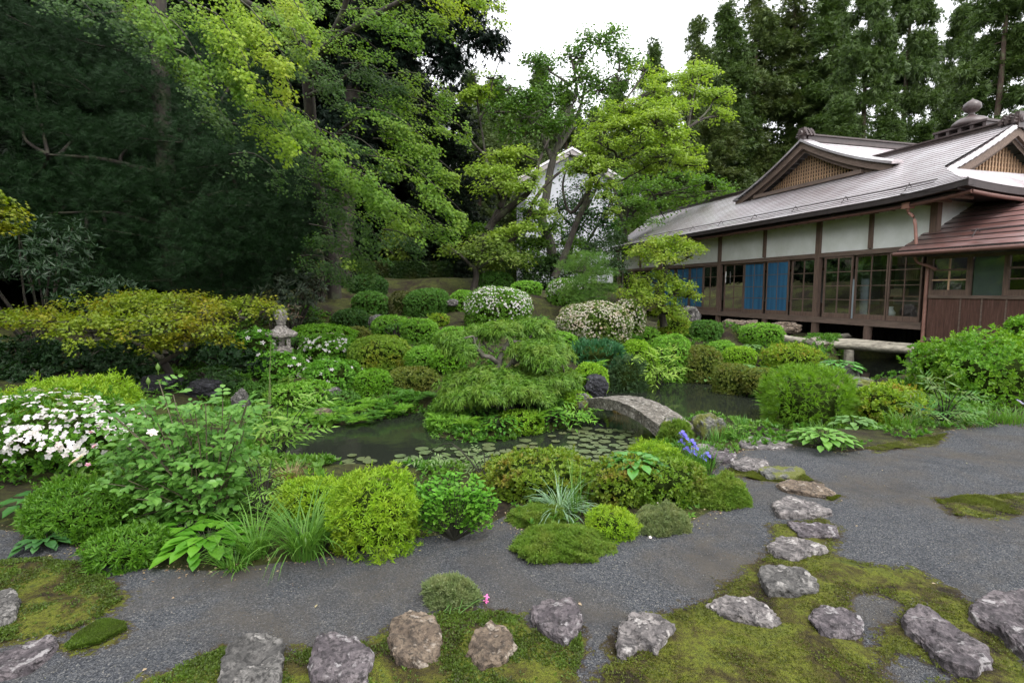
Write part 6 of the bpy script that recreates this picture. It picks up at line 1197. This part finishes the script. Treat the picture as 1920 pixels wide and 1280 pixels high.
for k, (u, v, Y) in enumerate(((1395,690,10.2),(1420,700,9.9),(1325,665,11),(1410,640,12),(1600,835,6.4),(1290,660,11.6))): hosta('low_leaf_plant', ('pale leaves between the two olive balls on the promontory, left', 'pale leaves between the two olive balls on the promontory, right', 'pale leaf tuft behind the olive dome', 'leafy tuft below the neat round shrub', 'leaves at the azalea foot right of the hosta', 'leaf tuft above the far pond edge')[k], upos(u, v, Y), 18, .25, .15, leaf_mat((.09,.2,.05), (.16,.3,.08)), cat='plant')
# compound leaved peony like plants
PEO = leaf_mat((.10,.23,.03), (.20,.36,.06), (.26,.38,.08), trans=.4); NAN = leaf_mat((.06,.19,.035), (.12,.28,.06), (.24,.16,.09), trans=.4, scale=3)
leafy('peony_plant', 'pale green deeply cut leaves at the near left pond edge', 'plant', upos(522, 850, 5.6), [P(u, v, Y) for u, v, Y in ((480,768,5.6),(500,745,5.7),(540,752,5.6),(570,762,5.5),(590,745,5.7),(560,790,5.4),(520,795,5.4),(490,800,5.5),(540,820,5.3),(510,828,5.4),(575,810,5.4))], PEO, 'slim', .12, .09, .5, 4, TWIG, .005)
leafy('peony_plant', 'feathery light green leaves between roses and bright azaleas', 'plant', gpos(480, 985) + [0, .1, 0], [P(u, v, Y) for u, v, Y in ((450,850,4),(480,860,3.9),(510,858,4),(460,890,3.7),(500,900,3.7),(520,880,3.9),(440,920,3.6),(480,930,3.5),(510,940,3.6),(440,870,3.9),(530,905,3.8))] + tipsin(14, 430, 530, 850, 960, 3.6, 4), PEO, 'slim', .055, .05, .35, 4, TWIG, .004)
leafy('nandina', 'nandina with layered cut leaves on bare stems before the big right bush', 'shrub', upos(1765, 812, 6.4), [P(u, v, Y) for u, v, Y in ((1740,708,6.4),(1770,712,6.4),(1800,728,6.3),(1825,738,6.3),(1780,735,6.2),(1755,725,6.3),(1735,735,6.5),(1820,772,6.2),(1840,785,6.2),(1790,775,6.1),(1750,770,6.2),(1725,760,6.4),(1715,785,6.4),(1730,800,6.3),(1800,790,6.2))], NAN, 'slim', .10, .09, .6, 5, TWIG, .006)
leafy('cut_leaf_plant', 'light green plant with cut leaves leaning over the far pond', 'plant', upos(1235, 690, 10.2), [P(u, v, Y) for u, v, Y in ((1215,650,10.3),(1240,655,10.2),(1265,662,10.2),(1225,675,10),(1250,690,9.9),(1235,700,9.8),(1270,675,10.2),(1205,668,10.2))], leaf_mat((.16,.29,.03), (.27,.40,.06), trans=.4), 'slim', .17, .12, .4, 4, TWIG, .006)
leafy('cut_leaf_plant', 'fresh green cut leaves hanging at the island tip by the bridge', 'plant', upos(1075, 770, 7.4), [P(u, v, Y) for u, v, Y in ((1055,752,7.4),(1080,758,7.3),(1095,765,7.2),(1105,775,7.1),(1075,780,7.1),(1060,775,7.2),(1045,770,7.3),(1090,780,7.1))], leaf_mat((.10,.27,.02), (.19,.38,.04), trans=.4), 'slim', .11, .08, .3, 4, TWIG, .005)
leafy('cut_leaf_plant', 'fresh leaves right of the iris blades at the pond', 'plant', upos(1380, 822, 6.0), [P(u, v, Y) for u, v, Y in ((1375,800,6),(1395,802,6),(1405,812,6),(1365,808,6.1),(1385,812,5.9))], PEO, 'slim', .08, .05, .3, 3, TWIG, .004)
leafy('slender_sapling', 'very thin straight sapling stem rising beside the lantern', 'sapling', upos(503, 790, 7.2), [P(508, 640, 7.2), P(505, 690, 7.2)], PEO, 'oval', .03, .3, .7, 0, leaf_mat((.16,.2,.08), (.2,.24,.1)), .007, 0)
leafy('pale_seedling', 'pale lacy leaves behind the red tinged azalea', 'plant', gpos(905, 925) + [0, .3, 0], [P(u, v, 4.7) for u, v in ((880,855),(900,848),(920,852),(895,868),(915,870),(870,868),(788,862),(800,870))], leaf_mat((.16,.26,.09), (.26,.36,.15), trans=.4), 'slim', .06, .05, .5, 4, TWIG, .004)
# ferns
FERN = leaf_mat((.09,.24,.018), (.18,.37,.035), (.22,.38,.03), trans=.4, scale=2)
def fern(label, pos, n, ln, mat=FERN, name='fern', lean=(.5, 1.3), group=None):
    o = MB(); 
    for k in range(n):
        a = rng.uniform(0, 6.283); th0 = rng.uniform(*lean) * .5; p = np.zeros(3); seg = 14; Ls = ln * rng.uniform(.7, 1.1); out = np.array([math.cos(a), math.sin(a), 0]); sd_ = np.array([-out[1], out[0], 0]); pts = []
        for i in range(seg):
            th = th0 + 1.5 * i / seg; p = p + (out * math.sin(th) + np.array([0, 0, math.cos(th)])) * Ls / seg; pts.append(p.copy())
        pts = np.array(pts[2:]); tg = unit(np.gradient(pts, axis=0)); w = Ls * .26 * np.sin(np.linspace(.5, 3.0, len(pts))); nn = np.cross(tg, sd_); nn[nn[:, 2] < 0] *= -1
        for s_ in (-1, 1): place(o, 'slim', pts, unit(sd_ * s_ + tg * .45 + [0, 0, -.15]), nn, w)
        place(o, 'slim', pts[-1:], tg[-1:], nn[-1:], [Ls * .1])
    ob = o.build(name, mat); ob.location = [float(q) for q in pos]; return tag(ob, label, 'fern', group)
FP = [(615,785,7.4),(645,775,7.7),(665,772,7.9),(690,765,8.1),(670,790,7.4),(620,755,8.1),(655,750,8.3),(685,750,8.4),(715,755,8.2),(735,765,7.9),(575,795,7.3),(545,812,7.2),(755,760,8.0),(780,752,8.4),(600,768,7.9),(630,778,7.7),(655,790,7.4),(680,778,7.6),(710,770,7.8),(725,760,8.0),(590,785,7.4),(640,762,8),(560,800,7.3),(745,752,8.3),(765,748,8.5),(790,745,8.6),(810,750,8.4),(700,785,7.5)]
for k, (u, v, Y) in enumerate(FP): p = P(u, v + 12, Y); p[2] = max(p[2], tz(p[0], p[1]), WZ + .03); fern('fern hanging over the left pond bank, one of a dense row', p, 24, .23, FERN if k < 13 else leaf_mat((.05,.15,.015), (.10,.24,.03), trans=.4), group='ferns along the left pond bank')
for k, (u, v, Y, lb) in enumerate(((825,795,7.1,'fern at the left tip of the island'),(870,800,6.9,'leafy fern at the island water edge left of the broken tile'),(1000,790,7.0,'fern at the island water edge right of the slab'),(1090,715,8.7,'fern tuft left of the black rock'),(1120,690,9.3,'fern above the black rock'),(1445,770,8.2,'fern at the feathery bush water side'),(75,975,3.7,'small pale fern at the left end of the dark azalea'),(900,810,6.85,'fern under the broken tile'),(1045,700,8.2,'fern right of the juniper'))):
    fern(lb, P(u, v, Y), 14, .30 if Y > 4 else .16)
# more low green on the island
for k, (u, v, Y, lb) in enumerate(((900,775,7.3,'leafy herb patch before the juniper trunk'),(860,770,7.4,'leafy herb patch at the left of the juniper trunk'),(1035,775,7.3,'leafy herb patch right of the stone slab'),(985,765,7.6,'leafy herb patch behind the stone slab'),(940,815,6.9,'leaf tuft hanging into the water below the tile'))):
    hosta('herb_patch', lb, upos(u, v, Y), 60, .30, .075, leaf_mat((.05,.17,.016), (.11,.27,.03)), (.2, 1.4), 'plant')
# blue irises, pink thrift flowers, small white ones
def stemflower(name, label, cat, foot, top, r, mat, group, kindn=5):
    o = thing(name, label, cat, foot, 0, group); mb = MB(); t = np.asarray(top) - foot; mb.tube([(0, 0, 0), t * .5 + [0, 0, .01], t], [.003, .0025, .002], 5, cap=False, seg=3); mb.build('stem', leaf_mat((.08,.18,.04), (.12,.22,.05)), o); mb = MB()
    for k in range(kindn):
        a = 6.283 * k / kindn; d = np.array([math.cos(a), math.sin(a), .5 if k % 2 else -.2]); place(mb, 'broad', [t], [d], [(0, 0, 1)], [r])
    mb.build('petals', mat, o)
for u, v, Y, b in ((1280,812,5.2,900),(1285,820,5.15,905),(1278,828,5.2,905),(1298,828,5.1,900),(1303,838,5.05,900),(1288,842,5.1,905),(1318,858,4.95,905),(1326,852,4.95,905),(1300,848,5.0,905),(1282,816,5.18,905)):
    f_ = upos(u + 4, b, Y); stemflower('blue_iris', 'blue-violet iris flower on a thin stem at the pond path', 'iris', f_, P(u, v, Y), .058, VIO, 'blue irises at the pond path')
for u, v in ((848,1112),(852,1118),(873,1110),(912,1118),(911,1126),(878,1140),(880,1148),(876,1150),(902,1148),(904,1155),(862,1155),(913,1144),(868,1112),(845,1122)):
    p = P(u, v, 2.62); f_ = gpos(855, 1160); stemflower('pink_flower', 'tiny magenta pink flower above the airy tuft by the stones', 'flower', f_ + [rng.uniform(-.08, .08), rng.uniform(0, .06), .02], p, .019, MAG, 'magenta pink flowers', 5)
flower_thing('pale_violet_iris', 'pale violet iris at the right frame edge', 'iris', P(1912, 755, 6.6), .07, leaf_mat((.38,.36,.66), (.45,.42,.7)), 5, .3)
for u, v in ((1212,958),(1222,955),(1233,952),(1219,1018)): flower_thing('small_white_flower', 'tiny white flower at the heathery cushion', 'flower', gpos(u, v) + [0, 0, .04], .012, PINKW, 5, .3, 'tiny white flowers')
flower_thing('blue_flower', 'single small deep blue flower between azalea and nandina', 'flower', P(1731, 768, 6.2), .03, leaf_mat((.02,.06,.4), (.03,.1,.5)), 5, .3)

# water lilies
LIL = leaf_mat((.06,.095,.035), (.11,.15,.065), (.13,.075,.05), trans=.1, rough=.35, scale=1.2, amount=.5, spec=.5)
def lilymesh(r, seed):
    rg = np.random.default_rng(seed); a = np.linspace(.16, 6.12, 26); V = [(0, 0, .002)] + [(r * (1 + .03 * math.sin(3 * x + seed)) * math.cos(x), r * (1 + .03 * math.sin(3 * x + seed)) * math.sin(x), .004 + .006 * rg.random() * (rg.random() < .4)) for x in a]
    mb = MB(); mb.add(V, [(0, i, i + 1) for i in range(1, 26)]); return mb.build('lily_pad', LIL)
protos = [lilymesh(.068, 1), lilymesh(.055, 2), lilymesh(.08, 3)]; used_ = set(); placed = []
def lily(u, v, lb, grp):
    p = G(u, v, WZ + .006)[:2]; k = int(rng.integers(3)); r = (.068, .055, .08)[k]
    if any(np.hypot(*(p - q)) < .9 * (r + rr) for q, rr in placed): return
    placed.append((p, r)); o = protos[k] if k not in used_ else protos[k].copy()
    if k in used_: COL.objects.link(o)
    used_.add(k); o.location = (p[0], p[1], WZ + .005 + .0015 * (len(placed) % 6)); o.rotation_euler = (0, 0, rng.uniform(0, 6.28)); tag(o, lb, 'lily pad', grp)
for _ in range(700):
    u, v = rng.normal(1125, 36), rng.normal(838, 17)
    if 1062 < u < 1192 and 803 < v < 872: lily(u, v, 'round lily pad in the dense patch near the stone bridge', 'lily pads in the right patch')
for _ in range(95):
    u = rng.uniform(760, 1010); v = rng.normal(858 - (u - 760) * .05, 9)
    if v > 828: lily(u, v, 'lily pad in the loose band across the middle of the pond', 'lily pads in the middle band')
for _ in range(14): lily(rng.uniform(610, 760), rng.normal(862, 6), 'lone lily pad drifting at the left end of the pond', 'lily pads at the left end')
for u, v in ((1035,818),(1042,828),(1055,812),(985,826),(1000,832)): lily(u, v, 'lone lily pad between the island and the right patch', 'lily pads off the island')

# moss, litter and grit as uncountable stuff
def scatter(polys, n, holes=()):
    out = []
    for q in polys:
        lo, hi = q.min(0), q.max(0); lo = np.maximum(lo, (-5, 1.6)); hi = np.minimum(hi, (6.5, 12)); p = rng.uniform(lo, hi, (n, 2)); k = sdpoly(p[:, 0], p[:, 1], q) < -.01
        for h in holes: k &= sdpoly(p[:, 0], p[:, 1], h) > -.02
        out.append(p[k])
    return out
for i_, (idx, mt, lb, n) in enumerate((((0, 1, 2), leaf_mat((.045,.085,.010), (.12,.20,.022), (.030,.022,.010), scale=6, amount=.8, trans=.3), 'leafy moss around the lower stones', 40000), ((3, 4, 5, 6, 7), leaf_mat((.075,.10,.010), (.15,.18,.02), (.03,.024,.009), scale=5, amount=.8, trans=.3), 'golden moss around the stepping stones', 42000))):
    pts = np.concatenate(scatter([MOSS[j] for j in idx], n, HOLES)); keep = rng.random(len(pts)) < np.clip(.45 + .9 * nz(np.c_[pts, 0 * pts[:, 0]], 9, i_) + .5 * nz(np.c_[pts, 0 * pts[:, 0]], 25, i_ + 4), .04, 1); pts = pts[keep]
    z = terr(pts[:, 0], pts[:, 1]) + .010 + .008 * nz(np.c_[pts, 0 * pts[:, 0]], 14, 3); nr = unit(np.stack([rng.normal(0, .5, len(pts)), rng.normal(0, .5, len(pts)), np.ones(len(pts))], -1))
    mb = MB(); rosettes(mb, np.c_[pts, z], nr, 'oval', .012 if i_ == 0 else .0085, 4, (.5, 1.3)); tag(mb.build('moss', mt), lb, 'moss', kind='stuff')
# low leafy cover filling the beds and banks
pts = rng.uniform((-6.5, 3.2), (8.5, 13.5), (60000, 2)); sdp = sdpoly(pts[:, 0], pts[:, 1], POND); sdg = sdpoly(pts[:, 0], pts[:, 1], GRAVEL)
k = (sdp > .0) & (sdg > .02) & ((sdp < 1.9) | ((pts[:, 0] < -1.6) & (pts[:, 1] > 7))) & (nz(np.c_[pts, 0 * pts[:, 0]], 2.2, 21) + .5 * nz(np.c_[pts, 0 * pts[:, 0]], 7, 22) > -.25 - (sdp < .3) * .5) & ((pts[:, 1] > 5.5) | (rng.random(len(pts)) < .9)) & (rng.random(len(pts)) < np.where(sdp < .35, 1, .55))
pts = pts[k]; z = terr(pts[:, 0], pts[:, 1]) + rng.uniform(.005, .06, len(pts)); nr = unit(np.stack([rng.normal(0, .4, len(pts)), rng.normal(-.15, .4, len(pts)), np.ones(len(pts))], -1))
big = nz(np.c_[pts, 0 * pts[:, 0]], 3, 25) > .1; mb = MB(); rosettes(mb, np.c_[pts, z][big], nr[big], 'oval', .062, 6, (.4, 1.3)); rosettes(mb, np.c_[pts, z][~big], nr[~big], 'oval', .038, 6, (.4, 1.3))
tag(mb.build('low_plants', leaf_mat((.04,.13,.012), (.10,.24,.025), (.14,.22,.03), trans=.35, scale=1.5)), 'mixed low leafy ground cover on the pond banks and in the beds', 'ground cover', kind='stuff')
# fallen leaves and light grit on the gravel
pts = np.concatenate(scatter([GRAVEL], 2600)); keep = (pts[:, 1] < 9); pts = pts[keep]; z = terr(pts[:, 0], pts[:, 1]) + .004; n = len(pts); mb = MB()
nr = unit(np.stack([rng.normal(0, .3, n), rng.normal(0, .3, n), np.ones(n)], -1)); place(mb, 'oval', np.c_[pts, z], unit(rng.standard_normal((n, 3)) * [1, 1, .1]), nr, rng.uniform(.003, .009, n) * np.where(rng.random(n) < .06, 3.2, 1)); 
pe = []
for a, b in zip(GRAVEL, np.roll(GRAVEL, -1, 0)):
    if 1 < a[1] < 10 and abs(a[0]) < 7: k = int(np.linalg.norm(b - a) * 130); t = rng.random((k, 1)); pe.append(a * (1 - t) + b * t + rng.normal(0, .05, (k, 2)))
pe = np.concatenate(pe); n = len(pe); place(mb, 'oval', np.c_[pe, terr(pe[:, 0], pe[:, 1]) + .005], unit(rng.standard_normal((n, 3)) * [1, 1, .1]), np.tile([0, 0, 1.], (n, 1)) + .3 * rng.standard_normal((n, 3)), rng.uniform(.008, .022, n))
tag(mb.build('leaf_litter', leaf_mat((.16,.08,.04), (.38,.30,.20), (.2,.26,.08), trans=.1, scale=3)), 'fallen brown leaf bits on gravel and soil', 'leaf litter', kind='stuff')
def pebbles(n, mat, lb, s0, s1, reg):
    pts = np.concatenate(scatter(reg, n)); pts = pts[pts[:, 1] < 6.5]; n = len(pts); mb = MB(); tv = np.array([(1, 0, 0), (0, 1, 0), (-1, 0, 0), (0, -1, 0), (0, 0, .7), (0, 0, -.4)]) ; tf = np.array([(0, 1, 4), (1, 2, 4), (2, 3, 4), (3, 0, 4), (1, 0, 5), (2, 1, 5), (3, 2, 5), (0, 3, 5)])
    a = rng.uniform(0, 6.283, n); c, s = np.cos(a), np.sin(a); sz = rng.uniform(s0, s1, n); base = np.c_[pts, terr(pts[:, 0], pts[:, 1]) + .001]; R_ = np.stack([np.stack([c, -s, 0 * c], -1), np.stack([s, c, 0 * c], -1), np.stack([0 * c, 0 * c, 1 + 0 * c], -1)], 1)
    V = np.einsum('nij,kj->nki', R_, tv * [1, .7, .8]) * sz[:, None, None] + base[:, None]; mb.add(V.reshape(-1, 3), (tf[None] + (np.arange(n) * 6)[:, None, None]).reshape(-1, 3)); return tag(mb.build('gravel_grit', mat), lb, 'gravel', kind='stuff')
m, nt, N, L, bs = nodes('grit'); g_ = N.new('ShaderNodeNewGeometry'); L.new(ramp(N, L, g_.outputs['Random Per Island'], [(0, (.016, .018, .022)), (.6, (.055, .058, .066)), (.97, (.12, .12, .12)), (1, (.24, .22, .19))]), bs.inputs['Base Color']); bs.inputs['Roughness'].default_value = .8
pebbles(190000, m, 'dark loose gravel grit on the near path', .0022, .0055, [GRAVEL])
for h in HOLES: pass

# ------------------------------------------------------------------ sky and light: bright overcast
w = bpy.data.worlds.new('World'); sc.world = w; w.use_nodes = True; nt = w.node_tree; N, L = nt.nodes, nt.links; bg = N['Background']
SUN_EL, SUN_AZ = R(58), R(150)
sk = N.new('ShaderNodeTexSky'); sk.sky_type = 'NISHITA'; sk.sun_disc = False; sk.sun_elevation = SUN_EL; sk.sun_rotation = SUN_AZ; sk.dust_density = 4; sk.air_density = 1.2; sk.ozone_density = .6
hs = N.new('ShaderNodeHueSaturation'); hs.inputs['Saturation'].default_value = .12; L.new(sk.outputs[0], hs.inputs['Color'])
mx = mixc(N, L, .6, hs.outputs[0], (11.0, 11.2, 11.6)); L.new(mx, bg.inputs[0]); bg.inputs[1].default_value = .10
sun = bpy.data.lights.new('sun', 'SUN'); sun.energy = .8; sun.angle = R(25); sun.color = (1, .97, .92); so = bpy.data.objects.new('sun', sun); COL.objects.link(so)
so.rotation_euler = (math.pi / 2 - SUN_EL, 0, math.pi - SUN_AZ + math.pi) if 0 else (R(32), 0, R(30))
sc.view_settings.view_transform = 'Standard'; sc.view_settings.look = 'None'; sc.view_settings.gamma = 1; sc.view_settings.exposure = 1.55
sc.cycles.use_denoising = True; sc.cycles.max_bounces = 7; sc.cycles.diffuse_bounces = 3; sc.cycles.glossy_bounces = 3; sc.cycles.transmission_bounces = 4; sc.cycles.transparent_max_bounces = 8; sc.cycles.caustics_reflective = False; sc.cycles.caustics_refractive = False; sc.cycles.sample_clamp_indirect = 6
